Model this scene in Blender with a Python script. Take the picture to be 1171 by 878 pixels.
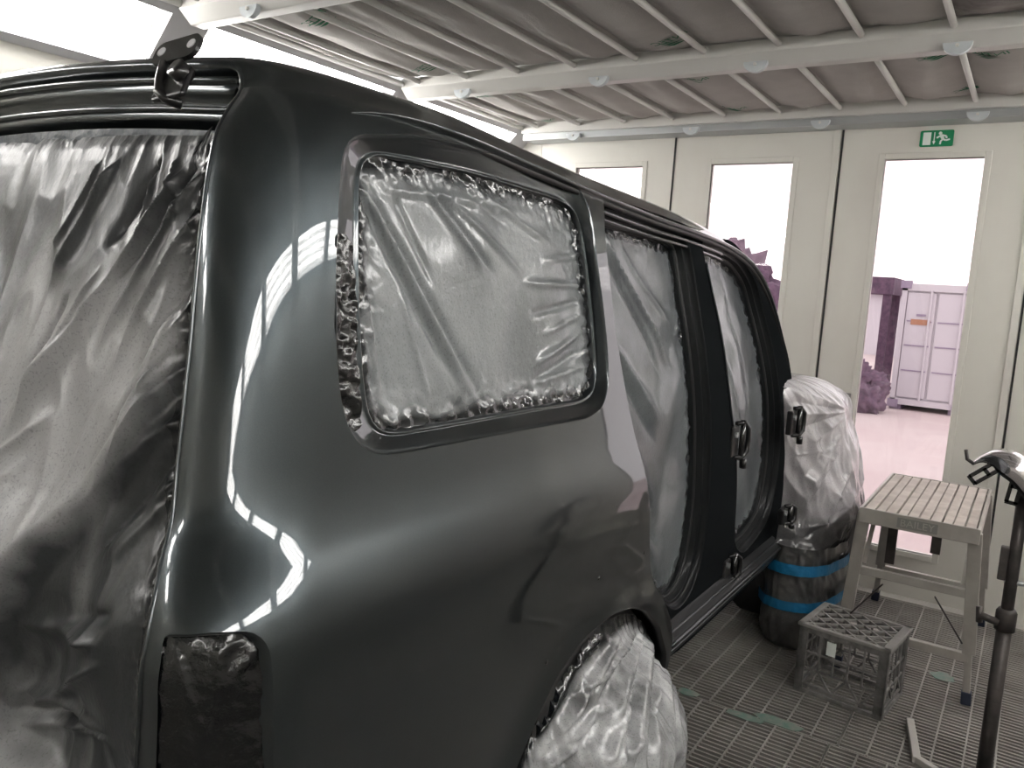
import bpy, bmesh, math, random
import numpy as np
from mathutils import Vector, Matrix, noise
from mathutils.geometry import delaunay_2d_cdt

random.seed(7)
for o in list(bpy.data.objects):
    bpy.data.objects.remove(o)
SC = bpy.context.scene
COL = SC.collection
PI = math.pi

# ------------------------------------------------------------------ camera
FPX, W, H = 918.15, 1171.0, 878.0
CAM = np.array([0.0, 0.0, 1.6])
_y, _p, _r = [math.radians(a) for a in (32.76495, 7.165, 3.61687)]
CF = np.array([-math.sin(_y)*math.cos(_p), math.cos(_y)*math.cos(_p), -math.sin(_p)])
CR = np.array([math.cos(_y), math.sin(_y), 0.0])
CU = np.cross(CR, CF)
CR, CU = math.cos(_r)*CR + math.sin(_r)*CU, -math.sin(_r)*CR + math.cos(_r)*CU
cd = bpy.data.cameras.new('camera')
cd.sensor_width = 36.0
cd.lens = FPX/W*36.0
cd.clip_start = 0.02
co = bpy.data.objects.new('camera', cd)
COL.objects.link(co)
co.matrix_world = Matrix(((CR[0], CU[0], -CF[0], CAM[0]), (CR[1], CU[1], -CF[1], CAM[1]),
                          (CR[2], CU[2], -CF[2], CAM[2]), (0, 0, 0, 1)))
SC.camera = co

# ------------------------------------------------------------------ sky, exposure
TUBE_LIGHT = 18.0
SKY_LIGHT = 1.95
wd = bpy.data.worlds.new('overcast_sky')
SC.world = wd
wd.use_nodes = True
wd.node_tree.nodes['Background'].inputs[0].default_value = (1.0, 1.0, 1.0, 1)
wd.node_tree.nodes['Background'].inputs[1].default_value = SKY_LIGHT
SC.view_settings.view_transform = 'Standard'
SC.view_settings.look = 'None'
SC.view_settings.gamma = 1.0
SC.view_settings.use_curve_mapping = False
SC.view_settings.exposure = 0.0

# ------------------------------------------------------------------ pixel helpers
def ray(px, py):
    return CF + CR*((px-W/2)/FPX) - CU*((py-H/2)/FPX)
def on(px, py, ax, val):
    d = ray(px, py)
    return CAM + d*((val-CAM[ax])/d[ax])
def proj(p):
    d = np.asarray(p) - CAM
    z = d @ CF
    return np.array([W/2 + FPX*(d @ CR)/z, H/2 - FPX*(d @ CU)/z])

# ------------------------------------------------------------------ materials
def mat(name, color=(0.5, 0.5, 0.5), rough=0.5, metal=0.0, coat=0.0, coat_rough=0.03, spec=0.5,
        noise_amt=0.0, noise_scale=8.0, color2=None, bump=0.0, bump_scale=60.0, emit=0.0, alpha=1.0,
        stretch=(1, 1, 1), ramp=(0.35, 0.65), coat_ior=1.5):
    m = bpy.data.materials.new(name)
    m.use_nodes = True
    nt = m.node_tree
    b = nt.nodes['Principled BSDF']
    b.inputs['Base Color'].default_value = (*color, 1)
    b.inputs['Roughness'].default_value = rough
    b.inputs['Metallic'].default_value = metal
    b.inputs['Coat Weight'].default_value = coat
    b.inputs['Coat Roughness'].default_value = coat_rough
    b.inputs['Coat IOR'].default_value = coat_ior
    b.inputs['Specular IOR Level'].default_value = spec
    b.inputs['Alpha'].default_value = alpha
    if emit:
        b.inputs['Emission Color'].default_value = (*color, 1)
        b.inputs['Emission Strength'].default_value = emit
    tc = nt.nodes.new('ShaderNodeTexCoord')
    mp = nt.nodes.new('ShaderNodeMapping')
    mp.inputs['Scale'].default_value = stretch
    nt.links.new(tc.outputs['Object'], mp.inputs[0])
    if color2 is not None:
        n = nt.nodes.new('ShaderNodeTexNoise')
        n.inputs['Scale'].default_value = noise_scale
        n.inputs['Detail'].default_value = 6
        n.inputs['Roughness'].default_value = 0.6
        nt.links.new(mp.outputs[0], n.inputs['Vector'])
        r = nt.nodes.new('ShaderNodeValToRGB')
        r.color_ramp.elements[0].position = ramp[0]
        r.color_ramp.elements[0].color = (*color, 1)
        r.color_ramp.elements[1].position = ramp[1]
        r.color_ramp.elements[1].color = (*color2, 1)
        nt.links.new(n.outputs['Fac'], r.inputs[0])
        nt.links.new(r.outputs[0], b.inputs['Base Color'])
    if bump:
        n2 = nt.nodes.new('ShaderNodeTexNoise')
        n2.inputs['Scale'].default_value = bump_scale
        n2.inputs['Detail'].default_value = 5
        nt.links.new(mp.outputs[0], n2.inputs['Vector'])
        bp = nt.nodes.new('ShaderNodeBump')
        bp.inputs['Strength'].default_value = bump
        bp.inputs['Distance'].default_value = 0.01
        nt.links.new(n2.outputs['Fac'], bp.inputs['Height'])
        nt.links.new(bp.outputs[0], b.inputs['Normal'])
    return m

def film_mat(name, dust_and_light, clear, edge=(0.012, 0.014, 0.016), dust_scale=5.0, stretch=(1, 1, 1), rough=0.33,
             ramp=(0.4, 0.6), see=0.0, bump=0.25, bump_scale=90.0, coat=0.5):
    """thin masking film: dry overspray over clear plastic, wet paint along the taped edge (attribute edge)"""
    m = bpy.data.materials.new(name)
    m.use_nodes = True
    nt = m.node_tree
    b = nt.nodes['Principled BSDF']
    L = nt.links.new
    tc = nt.nodes.new('ShaderNodeTexCoord')
    mp = nt.nodes.new('ShaderNodeMapping')
    mp.inputs['Scale'].default_value = stretch
    L(tc.outputs['Object'], mp.inputs[0])
    n = nt.nodes.new('ShaderNodeTexNoise')
    n.inputs['Scale'].default_value = dust_scale
    n.inputs['Detail'].default_value = 5
    n.inputs['Distortion'].default_value = 0.4
    L(mp.outputs[0], n.inputs['Vector'])
    r = nt.nodes.new('ShaderNodeValToRGB')
    r.color_ramp.elements[0].position = ramp[0]
    r.color_ramp.elements[0].color = (*clear, 1)
    r.color_ramp.elements[1].position = ramp[1]
    r.color_ramp.elements[1].color = (*dust_and_light, 1)
    da = nt.nodes.new('ShaderNodeAttribute'); da.attribute_name = 'dust_and_light'  # overspray amount; on the tail film it also carries painted light
    ad = nt.nodes.new('ShaderNodeMath'); ad.operation = 'ADD'
    L(n.outputs['Fac'], ad.inputs[0]); L(da.outputs['Fac'], ad.inputs[1]); L(ad.outputs[0], r.inputs[0])
    # fine droplets
    v = nt.nodes.new('ShaderNodeTexNoise')
    v.inputs['Scale'].default_value = 230
    v.inputs['Detail'].default_value = 3
    L(tc.outputs['Object'], v.inputs['Vector'])
    vr = nt.nodes.new('ShaderNodeValToRGB')
    vr.color_ramp.elements[0].position = 0.33
    vr.color_ramp.elements[0].color = (0.72, 0.72, 0.72, 1)
    vr.color_ramp.elements[1].position = 0.45
    vr.color_ramp.elements[1].color = (1, 1, 1, 1)
    L(v.outputs['Fac'], vr.inputs[0])
    mu = nt.nodes.new('ShaderNodeMix'); mu.data_type = 'RGBA'; mu.blend_type = 'MULTIPLY'
    mu.inputs[0].default_value = 1.0
    L(r.outputs[0], mu.inputs[6]); L(vr.outputs[0], mu.inputs[7])
    at = nt.nodes.new('ShaderNodeAttribute'); at.attribute_name = 'edge'
    mx = nt.nodes.new('ShaderNodeMix'); mx.data_type = 'RGBA'
    L(at.outputs['Fac'], mx.inputs[0]); L(mu.outputs[2], mx.inputs[6])
    mx.inputs[7].default_value = (*edge, 1)
    L(mx.outputs[2], b.inputs['Base Color'])
    ro = nt.nodes.new('ShaderNodeMapRange')
    ro.inputs['To Min'].default_value = rough; ro.inputs['To Max'].default_value = 0.12
    L(at.outputs['Fac'], ro.inputs[0]); L(ro.outputs[0], b.inputs['Roughness'])
    b.inputs['Coat Weight'].default_value = coat
    b.inputs['Coat Roughness'].default_value = 0.12
    if see:
        b.inputs['Alpha'].default_value = 1-see
    bn = nt.nodes.new('ShaderNodeTexNoise'); bn.inputs['Scale'].default_value = bump_scale; bn.inputs['Detail'].default_value = 4
    L(mp.outputs[0], bn.inputs['Vector'])
    bp = nt.nodes.new('ShaderNodeBump'); bp.inputs['Strength'].default_value = bump; bp.inputs['Distance'].default_value = 0.004
    L(bn.outputs['Fac'], bp.inputs['Height']); L(bp.outputs[0], b.inputs['Normal'])
    return m

M = {}
M['paint'] = mat('graphite_paint', (0.036, 0.0445, 0.049), 0.31, 0.85, coat=1.0, coat_rough=0.015, coat_ior=1.6,
                 color2=(0.045, 0.056, 0.061), noise_scale=900)
M['black'] = mat('black_steel', (0.012, 0.012, 0.013), 0.3, 0.2, coat=0.6)
M['jamb'] = mat('dark_jamb_paint', (0.010, 0.0115, 0.0125), 0.42, 0.0, coat=0.12, coat_rough=0.1, spec=0.12)
M['jamb_flat'] = mat('dull_pillar_black', (0.011, 0.0125, 0.0135), 0.6, spec=0.0)
M['seal'] = mat('black_seal', (0.01, 0.01, 0.011), 0.45)
M['wrap_black'] = mat('black_wet_film', (0.003, 0.0035, 0.0045), 0.14, coat=0.6, bump=0.5, bump_scale=60)
M['film_window'] = film_mat('film_window', (0.25, 0.265, 0.275), (0.16, 0.172, 0.18), dust_scale=3, stretch=(1, 1, 1))
M['film_door'] = film_mat('film_door', (0.17, 0.185, 0.195), (0.09, 0.10, 0.11), dust_scale=4)
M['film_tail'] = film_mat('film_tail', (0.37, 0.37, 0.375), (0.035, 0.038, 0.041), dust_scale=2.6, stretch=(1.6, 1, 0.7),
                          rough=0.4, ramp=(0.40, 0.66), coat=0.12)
M['film_clear'] = film_mat('film_clear', (0.55, 0.53, 0.55), (0.20, 0.195, 0.20), dust_scale=4, rough=0.2, ramp=(0.35, 0.6))
M['film_wheel'] = film_mat('film_wheel', (0.52, 0.53, 0.54), (0.20, 0.205, 0.21), dust_scale=6, rough=0.25, ramp=(0.36, 0.56))
M['film_grey'] = film_mat('film_grey', (0.13, 0.125, 0.12), (0.06, 0.06, 0.06), dust_scale=5, rough=0.35)
M['tape_blue'] = mat('blue_tape', (0.01, 0.17, 0.36), 0.45, bump=0.3)
M['tape_grey'] = mat('grey_tape', (0.085, 0.10, 0.115), 0.4, bump=0.5, bump_scale=40)
M['wall'] = mat('cream_panel', (0.70, 0.685, 0.63), 0.42, color2=(0.63, 0.60, 0.55), noise_scale=1.7, stretch=(1, 1, 0.5),
                ramp=(0.5, 0.8))
M['white'] = mat('white_enamel', (0.74, 0.73, 0.70), 0.38)
M['reflector'] = mat('white_reflector', (0.88, 0.88, 0.88), 0.3)
M['slope'] = mat('grey_white_frame', (0.62, 0.62, 0.64), 0.4)
M['pad'] = mat('filter_fleece', (0.50, 0.485, 0.46), 0.95, color2=(0.42, 0.405, 0.385), noise_scale=3.0, bump=0.35, bump_scale=220)
M['green'] = mat('green_print', (0.02, 0.16, 0.075), 0.8)
M['galv'] = mat('galvanised', (0.45, 0.47, 0.48), 0.4, 0.6)
M['latch'] = mat('pale_latch', (0.62, 0.66, 0.68), 0.35)
M['tube'] = mat('fluorescent_tube', (1.0, 0.98, 0.95), 0.4, emit=TUBE_LIGHT)
M['grate'] = mat('grating_steel', (0.40, 0.385, 0.36), 0.6, 0.3, color2=(0.25, 0.235, 0.22), noise_scale=3.2)
M['pit'] = mat('dark_pit', (0.022, 0.021, 0.021), 0.95)
M['stain'] = mat('green_paint_stain', (0.12, 0.23, 0.19), 0.6, color2=(0.25, 0.26, 0.23), noise_scale=25)
M['dark_gap'] = mat('dark_joint', (0.03, 0.03, 0.03), 0.8)
M['plate'] = mat('grey_plate', (0.25, 0.24, 0.235), 0.5)
M['sign_green'] = mat('sign_green', (0.0, 0.22, 0.085), 0.4)
M['sign_white'] = mat('sign_white', (0.85, 0.9, 0.86), 0.4)
M['crate'] = mat('grey_crate_plastic', (0.115, 0.112, 0.108), 0.55, color2=(0.30, 0.29, 0.28), noise_scale=14)
M['alu'] = mat('dusty_aluminium', (0.52, 0.50, 0.46), 0.5, 0.35, color2=(0.43, 0.40, 0.37), noise_scale=9)
M['slat'] = mat('sprayed_tread', (0.66, 0.60, 0.55), 0.7, 0.0, color2=(0.50, 0.44, 0.40), noise_scale=11)
M['foot'] = mat('dark_blue_foot', (0.03, 0.04, 0.07), 0.5)
M['label_grey'] = mat('faded_label', (0.27, 0.27, 0.25), 0.5)
M['stand'] = mat('sprayed_stand', (0.035, 0.033, 0.033), 0.45, 0.3, color2=(0.11, 0.095, 0.09), noise_scale=9)
M['bar'] = mat('grey_white_bar', (0.50, 0.48, 0.45), 0.5)
M['gloss_black'] = mat('gloss_black', (0.012, 0.012, 0.013), 0.15, coat=1.0)
M['silver_trim'] = mat('silver_trim', (0.75, 0.72, 0.74), 0.12, 0.9, coat=0.5)
M['yard'] = mat('red_dust_yard', (0.50, 0.40, 0.40), 0.9, color2=(0.56, 0.48, 0.475), noise_scale=0.35)
M['container'] = mat('container_white', (0.58, 0.545, 0.585), 0.6)
M['container_line'] = mat('container_line', (0.30, 0.24, 0.33), 0.6)
M['sticker'] = mat('orange_sticker', (0.42, 0.20, 0.12), 0.6)
M['hedge'] = mat('hedge_leaves', (0.085, 0.05, 0.085), 0.8, color2=(0.16, 0.09, 0.14), noise_scale=12)
M['tyre'] = mat('tyre_rubber', (0.02, 0.02, 0.02), 0.7)
m = bpy.data.materials.new('window_glass'); m.use_nodes = True
nt = m.node_tree; nt.nodes.clear()
_o = nt.nodes.new('ShaderNodeOutputMaterial'); _t = nt.nodes.new('ShaderNodeBsdfTransparent')
_g = nt.nodes.new('ShaderNodeBsdfGlossy'); _g.inputs['Roughness'].default_value = 0.02
_m = nt.nodes.new('ShaderNodeMixShader'); _m.inputs[0].default_value = 0.06
_t.inputs[0].default_value = (0.97, 0.93, 0.94, 1)
nt.links.new(_t.outputs[0], _m.inputs[1]); nt.links.new(_g.outputs[0], _m.inputs[2]); nt.links.new(_m.outputs[0], _o.inputs[0])
M['glass'] = m

# ------------------------------------------------------------------ mesh helpers
def link(name, me, material=None, parent=None, smooth=False):
    o = bpy.data.objects.new(name, me)
    COL.objects.link(o)
    if material is not None and me is not None and not me.materials:
        me.materials.append(M[material] if isinstance(material, str) else material)
    if parent is not None:
        o.parent = parent
    if smooth and me is not None:
        me.polygons.foreach_set('use_smooth', [True]*len(me.polygons))
    return o
def tag(o, label=None, cat=None, group=None, kind=None):
    if label: o['label'] = label
    if cat: o['category'] = cat
    if group: o['group'] = group
    if kind: o['kind'] = kind
    return o
def thing(name, loc, label, cat, group=None, rz=0.0):
    o = bpy.data.objects.new(name, None)
    COL.objects.link(o)
    o.location = loc
    o.rotation_euler = (0, 0, rz)
    o.empty_display_size = 0.1
    return tag(o, label, cat, group)

class MB:
    def __init__(s): s.v, s.f = [], []
    def add(s, vs, fs):
        k = len(s.v); s.v += [tuple(map(float, p)) for p in vs]; s.f += [tuple(i+k for i in f) for f in fs]; return s
    def box(s, x0, x1, y0, y1, z0, z1):
        v = [(x, y, z) for z in (z0, z1) for y in (y0, y1) for x in (x0, x1)]
        return s.add(v, [(0, 2, 3, 1), (4, 5, 7, 6), (0, 1, 5, 4), (2, 6, 7, 3), (0, 4, 6, 2), (1, 3, 7, 5)])
    def bar(s, a, b, w, h, up=(0, 0, 1)):
        a, b, up = Vector(a), Vector(b), Vector(up)
        d = (b-a).normalized()
        if abs(d.dot(up)) > 0.98: up = Vector((0, 1, 0))
        sx = d.cross(up).normalized(); sz = sx.cross(d)
        v = []
        for p in (a, b):
            for i, j in ((-1, -1), (1, -1), (1, 1), (-1, 1)):
                v.append(p + sx*(i*w/2) + sz*(j*h/2))
        return s.add(v, [(0, 1, 2, 3), (7, 6, 5, 4), (0, 4, 5, 1), (1, 5, 6, 2), (2, 6, 7, 3), (3, 7, 4, 0)])
    def tube(s, pts, rad, n=10, cap=True):
        pts = [Vector(p) for p in pts]
        rads = rad if hasattr(rad, '__len__') else [rad]*len(pts)
        prev = None; rings = []
        for i, p in enumerate(pts):
            t = (pts[min(i+1, len(pts)-1)] - pts[max(i-1, 0)]).normalized()
            if prev is None:
                a = Vector((0, 0, 1)) if abs(t.z) < 0.9 else Vector((1, 0, 0))
                nrm = t.cross(a).normalized()
            else:
                nrm = (prev - t*prev.dot(t)).normalized()
            prev = nrm; bn = t.cross(nrm)
            rings.append([p + (nrm*math.cos(2*PI*k/n) + bn*math.sin(2*PI*k/n))*rads[i] for k in range(n)])
        vs = [q for r in rings for q in r]; fs = []
        for i in range(len(rings)-1):
            for k in range(n):
                fs.append((i*n+k, i*n+(k+1) % n, (i+1)*n+(k+1) % n, (i+1)*n+k))
        if cap:
            fs.append(tuple(range(n-1, -1, -1))); fs.append(tuple((len(rings)-1)*n+k for k in range(n)))
        return s.add(vs, fs)
    def prism(s, poly, a, b, plane='xz'):
        """poly of 2-d points extruded between a and b along the third axis"""
        n = len(poly); v = []
        for c in (a, b):
            for p, q in poly:
                v.append({'xz': (p, c, q), 'yz': (c, p, q), 'xy': (p, q, c)}[plane])
        f = [tuple(range(n)), tuple(range(2*n-1, n-1, -1))] + [(i, i+n, (i+1) % n+n, (i+1) % n) for i in range(n)]
        return s.add(v, f)
    def mesh(s, name):
        me = bpy.data.meshes.new(name); me.from_pydata(s.v, [], s.f); me.update()
        bm = bmesh.new(); bm.from_mesh(me); bmesh.ops.recalc_face_normals(bm, faces=bm.faces); bm.to_mesh(me); bm.free()
        return me
    def build(s, name, material, parent=None, smooth=False, bevel=0.0):
        o = link(name, s.mesh(name), material, parent, smooth)
        if bevel:
            b = o.modifiers.new('bevel', 'BEVEL'); b.width = bevel; b.segments = 2; b.limit_method = 'ANGLE'
        return o

def grid_mesh(P, name, edge=None, wrap=False, dust_and_light=None):
    """P: (n, m, 3) array"""
    n, m = P.shape[:2]
    fs = []
    for i in range(n-1):
        for j in range(m if wrap else m-1):
            k = (j+1) % m
            fs.append((i*m+j, i*m+k, (i+1)*m+k, (i+1)*m+j))
    me = bpy.data.meshes.new(name)
    me.from_pydata(P.reshape(-1, 3).tolist(), [], fs)
    me.update()
    if dust_and_light is not None:
        a = me.attributes.new('dust_and_light', 'FLOAT', 'POINT'); a.data.foreach_set('value', np.asarray(dust_and_light, float).reshape(-1))
    if edge is not None:
        a = me.attributes.new('edge', 'FLOAT', 'POINT')
        a.data.foreach_set('value', np.clip(np.asarray(edge, float).reshape(-1), 0, 1))
    me.polygons.foreach_set('use_smooth', [True]*len(me.polygons))
    return me

def resample(pts, n, closed=True, smooth=2):
    p = np.asarray(pts, float)
    if closed: p = np.vstack([p, p[:1]])
    for _ in range(0): pass
    d = np.r_[0, np.cumsum(np.hypot(*np.diff(p, axis=0).T[:2]))]
    t = np.linspace(0, d[-1], n+1 if closed else n)
    if closed: t = t[:-1]
    q = np.stack([np.interp(t, d, p[:, k]) for k in range(p.shape[1])], 1)
    for _ in range(smooth):
        if closed: q = (np.roll(q, 1, 0) + 2*q + np.roll(q, -1, 0))/4
        else: q[1:-1] = (q[:-2] + 2*q[1:-1] + q[2:])/4
    return q

def pip(P, poly):
    """points in polygon (numpy)"""
    x, y = P[:, 0], P[:, 1]; c = np.zeros(len(P), bool)
    a = poly; b = np.roll(poly, -1, 0)
    for (x1, y1), (x2, y2) in zip(a, b):
        k = ((y1 > y) != (y2 > y))
        if y1 != y2: c ^= k & (x < (x2-x1)*(y-y1)/(y2-y1)+x1)
    return c
def dist_poly(P, poly, closed=True):
    a = poly; b = np.roll(poly, -1, 0)
    if not closed: a, b = a[:-1], b[:-1]
    best = np.full(len(P), 1e9)
    for p, q in zip(a, b):
        d = q-p; l = d @ d
        t = np.clip(((P-p) @ d)/(l if l > 0 else 1), 0, 1)
        best = np.minimum(best, np.hypot(*(P-p-t[:, None]*d).T))
    return best
def tri2d(outer, holes, step):
    lo, hi = outer.min(0), outer.max(0)
    gx, gy = np.meshgrid(np.arange(lo[0], hi[0], step), np.arange(lo[1], hi[1], step))
    gx[1::2] += step/2
    G = np.stack([gx.ravel(), gy.ravel()], 1)
    G = G[pip(G, outer)]
    G = G[dist_poly(G, outer) > step*0.45]
    for h in holes:
        G = G[~pip(G, h)]; G = G[dist_poly(G, h) > step*0.45]
    V = []; Ed = []
    for L in [outer]+list(holes):
        k = len(V); n = len(L)
        V += [Vector(p) for p in L]; Ed += [(k+i, k+(i+1) % n) for i in range(n)]
    V += [Vector(p) for p in G]
    vo, eo, fo = delaunay_2d_cdt(V, Ed, [], 0, 1e-6)[:3]
    vo = np.array([(p[0], p[1]) for p in vo]); F = np.array([tuple(f) for f in fo])
    c = vo[F].mean(1)
    keep = pip(c, outer)
    for h in holes: keep &= ~pip(c, h)
    return vo, F[keep]

def hermite(xs, ys):
    xs, ys = np.asarray(xs, float), np.asarray(ys, float)
    h = np.diff(xs); d = np.diff(ys)/h
    m = np.zeros(len(xs)); m[0], m[-1] = d[0], d[-1]
    for i in range(1, len(xs)-1):
        m[i] = 0 if d[i-1]*d[i] <= 0 else 2*d[i-1]*d[i]/(d[i-1]+d[i])
    def f(x):
        x = np.clip(x, xs[0], xs[-1]); i = np.clip(np.searchsorted(xs, x)-1, 0, len(xs)-2)
        t = (x-xs[i])/h[i]
        return ((2*t**3-3*t**2+1)*ys[i] + (t**3-2*t**2+t)*h[i]*m[i] + (-2*t**3+3*t**2)*ys[i+1] + (t**3-t**2)*h[i]*m[i+1])
    return f
def sstep(a, b, x):
    t = np.clip((np.asarray(x)-a)/(b-a), 0, 1); return t*t*(3-2*t)
def nz(x, y, z, s):
    return np.array([noise.noise(Vector((a*s, b*s, c*s))) for a, b, c in zip(np.ravel(x), np.ravel(y), np.ravel(z))])
def crumple(x, y, s):
    """sharp ridged noise"""
    return np.array([1-2*abs(noise.noise(Vector((a*s, b*s, 3.7)))) for a, b in zip(np.ravel(x), np.ravel(y))])
def folds(P, lines):
    """P (n,2); each line (p, q, width, amp[, repeat, spacing])"""
    d = np.zeros(len(P))
    for ln in lines:
        p, q, w, a = np.array(ln[0], float), np.array(ln[1], float), ln[2], ln[3]
        v = q-p; l = np.hypot(*v); u = v/l; nrm = np.array([-u[1], u[0]])
        t = (P-p) @ u / l; s = (P-p) @ nrm
        env = sstep(-0.02, 0.18, t)*(1-sstep(0.75, 1.05, t))
        ww = w*(0.45+0.8*np.clip(t, 0, 1))
        d += 1.25*a*env*np.exp(-np.abs(s/ww)**1.15)
    return d

def text_mesh(txt, size, name):
    cu = bpy.data.curves.new(name, 'FONT'); cu.body = txt; cu.size = size; cu.align_x = 'CENTER'; cu.align_y = 'CENTER'
    cu.resolution_u = 2
    o = bpy.data.objects.new(name, cu); COL.objects.link(o)
    dg = bpy.context.evaluated_depsgraph_get()
    me = bpy.data.meshes.new_from_object(o.evaluated_get(dg))
    bpy.data.objects.remove(o); me.name = name
    me.materials.clear()
    return me
#PART2
# ================================================================== THE BOOTH
ZC = 2.645                     # ceiling filters
XL, XR = -3.06, 0.96           # edges of the flat ceiling
WL, WR = -3.33, 1.23           # side walls
ZS = ZC - (XL-WL)              # bottom of the sloped light panels
YB, YF = 4.85, -2.95           # door wall and the wall behind the photographer
BEAMS = [4.76, 3.53, 2.17, 0.87, -0.43, -1.73]

# floor: dark pit with steel gratings laid over it
floor = MB().box(WL-0.1, WR+0.1, YF-0.1, YB+0.1, -0.34, -0.30).build('floor', 'pit')
tag(floor, 'dark pit floor under the steel gratings', 'floor', kind='structure')
GX, GY, PITCH = 0.975, 0.92, 0.0975
def grate_mesh():
    b = MB()
    for i in range(11):
        x = 0.002 + i*PITCH - (0.002 if i == 10 else 0)
        b.box(x-0.0032, x+0.0032, 0.002, GY-0.002, -0.035, 0.0)
    for j in range(35):
        y = 0.006 + j*(GY-0.012)/34
        b.box(0.002, GX-0.002, y-0.0042, y+0.0042, -0.03, -0.0025)
    return b.mesh('grating')
gm = grate_mesh(); gm.materials.append(M['grate'])
for ix in range(-3, 2):
    for iy in range(-7, 3):
        o = link('grating', gm, None, floor)
        o.location = (-0.425 + ix*GX + (-0.026 if iy < 0 else 0), 3.005 + iy*GY, 0)
for (a, b, w, h) in ((-0.76, 2.985, 0.16, 0.03), (-0.64, 3.03, 0.20, 0.04), (-1.0, 3.02, 0.1, 0.03), (-0.16, 3.9, 0.1, 0.05)):
    pts = [(a + w/2*math.cos(t)*(0.8+0.3*random.random()), b + h*math.sin(t)*(0.7+0.4*random.random())) for t in np.linspace(0, 2*PI, 15)[:-1]]
    MB().prism(pts, -0.0018, 0.0008, 'xy').build('paint_stain', 'stain', floor)
MB().box(WL, WR, 4.775, YB, -0.3, 0.004).build('floor_edge_strip', 'bar', floor)

# ceiling: filter fleece pads between round ribs, held by cross beams
ceiling = MB().box(WL-0.1, WR+0.1, YF-0.1, YB+0.1, ZC+0.32, ZC+0.36).build('ceiling', 'white')
tag(ceiling, 'plenum above the ceiling filters', 'ceiling', kind='structure')
RIBX = [-2.935 + 0.3185*k for k in range(13)]
cuts = [XL] + RIBX + [XR]
def pad_mesh(w, l, seed):
    n, m_ = 15, 29
    u, v = np.meshgrid(np.linspace(0, 1, n), np.linspace(0, 1, m_), indexing='ij')
    x, y = u*w, v*l
    sag = 0.045*np.sin(PI*u)**0.9*(0.55+0.45*np.sin(PI*v)**0.5)
    wob = 0.012*nz(x*0+u*1.3, y+seed*5.1, x, 3.1).reshape(u.shape)*np.sin(PI*u)
    end = 0.016*np.sin(PI*u)*(sstep(0.1, 0, v)+sstep(0.9, 1, v))
    z = 0.030 - sag + wob + end
    me = grid_mesh(np.stack([x, y, z], -1), 'filter_pad'); me.materials.append(M['pad']); return me
bars_y = sorted(BEAMS)
rows = list(zip([YF]+bars_y[:-1], bars_y))
cache = {}
ribm = {}
pads = {}
for r, (ya, yb) in enumerate(rows):
    y0 = ya + 0.07; y1 = yb - 0.07
    for c in range(len(cuts)-1):
        w = cuts[c+1]-cuts[c]; key = (round(w, 2), round(y1-y0, 2), (c+r) % 3)
        if key not in cache: cache[key] = pad_mesh(w, y1-y0, key[2])
        o = link('filter_pad', cache[key], None, ceiling); o.location = (cuts[c], y0, ZC)
        pads[(c, r)] = o
    for x in RIBX:
        k = round(y1-y0, 2)
        if k not in ribm:
            ribm[k] = MB().tube([(0, 0, 0), (0, y1-y0, 0)], 0.0135, 10).mesh('ceiling_rib')
            ribm[k].materials.append(M['white'])
            ribm[k].polygons.foreach_set('use_smooth', [True]*len(ribm[k].polygons))
        o = link('ceiling_rib', ribm[k], None, ceiling); o.location = (x, y0, ZC-0.004)
_p = on(1130, 8, 2, ZC)
M['pad_dirty'] = mat('soiled_fleece', (0.10, 0.095, 0.095), 0.95, color2=(0.40, 0.37, 0.35), noise_scale=2.6, bump=0.35, bump_scale=220, ramp=(.4, .6))
for (c, r), o in pads.items():
    if cuts[c] < _p[0] < cuts[c+1] and rows[r][0] < _p[1] < rows[r][1]:
        o.data = o.data.copy(); o.data.materials.clear(); o.data.materials.append(M['pad_dirty'])
# printed marks on the fleece
tm = text_mesh('INTEC', 0.06, 'green_print'); tm.materials.append(M['green'])
leaf = MB()
for a in (0.0, 0.022, 0.044):
    leaf.add([(-0.05+a*0.4, a, 0), (0.02+a*0.4, a+0.008, 0), (0.055+a*0.4, a+0.022, 0), (-0.015+a*0.4, a+0.016, 0)], [(0, 1, 2, 3)])
lm = leaf.mesh('green_leaf_mark'); lm.materials.append(M['green'])
def mark(px, py, rz, s=1.0):
    p = on(px, py, 2, ZC)
    r = next((i for i, (a, b) in enumerate(rows) if a < p[1] < b), 0)
    c = next((i for i in range(len(cuts)-1) if cuts[i] < p[0] < cuts[i+1]), 0)
    pd = pads[(c, r)]
    me = pd.data; P = np.array([v.co[:] for v in me.vertices])
    def zat(x, y):
        d = (P[:, 0]-x)**2 + (P[:, 1]-y)**2; k = np.argsort(d)[:4]; w = 1/(d[k]+1e-6); return float((P[k, 2]*w).sum()/w.sum())
    for src, off in ((tm, (0, 0.0)), (lm, (0.0, -0.075))):
        m2 = bpy.data.meshes.new(src.name); bm = bmesh.new(); bm.from_mesh(src)
        bmesh.ops.triangulate(bm, faces=bm.faces)
        for v in bm.verts:
            x = (v.co.x*s + off[0]*s); y = (v.co.y + off[1])*s
            X = p[0]-pd.location.x + x*math.cos(rz) - y*math.sin(rz); Y = p[1]-pd.location.y + x*math.sin(rz) + y*math.cos(rz)
            v.co = (X, Y, zat(X, Y)-0.004)
        bm.to_mesh(m2); bm.free(); m2.materials.append(M['green'])
        link(src.name, m2, None, pd)
for px, py, rz, s in ((360, 22, 2.9, 1.0), (485, 75, 2.9, 1.0), (552, 107, 2.9, 0.9), (765, 46, 2.9, 1.0), (795, 88, 2.9, 0.9),
                      (1072, 60, 2.9, 0.95), (1130, 60, 2.9, 0.95), (1110, 103, 2.9, 0.9), (840, 122, 2.9, 0.9), (625, 136, 2.9, 0.8)):
    mark(px, py, rz, s)

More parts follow.
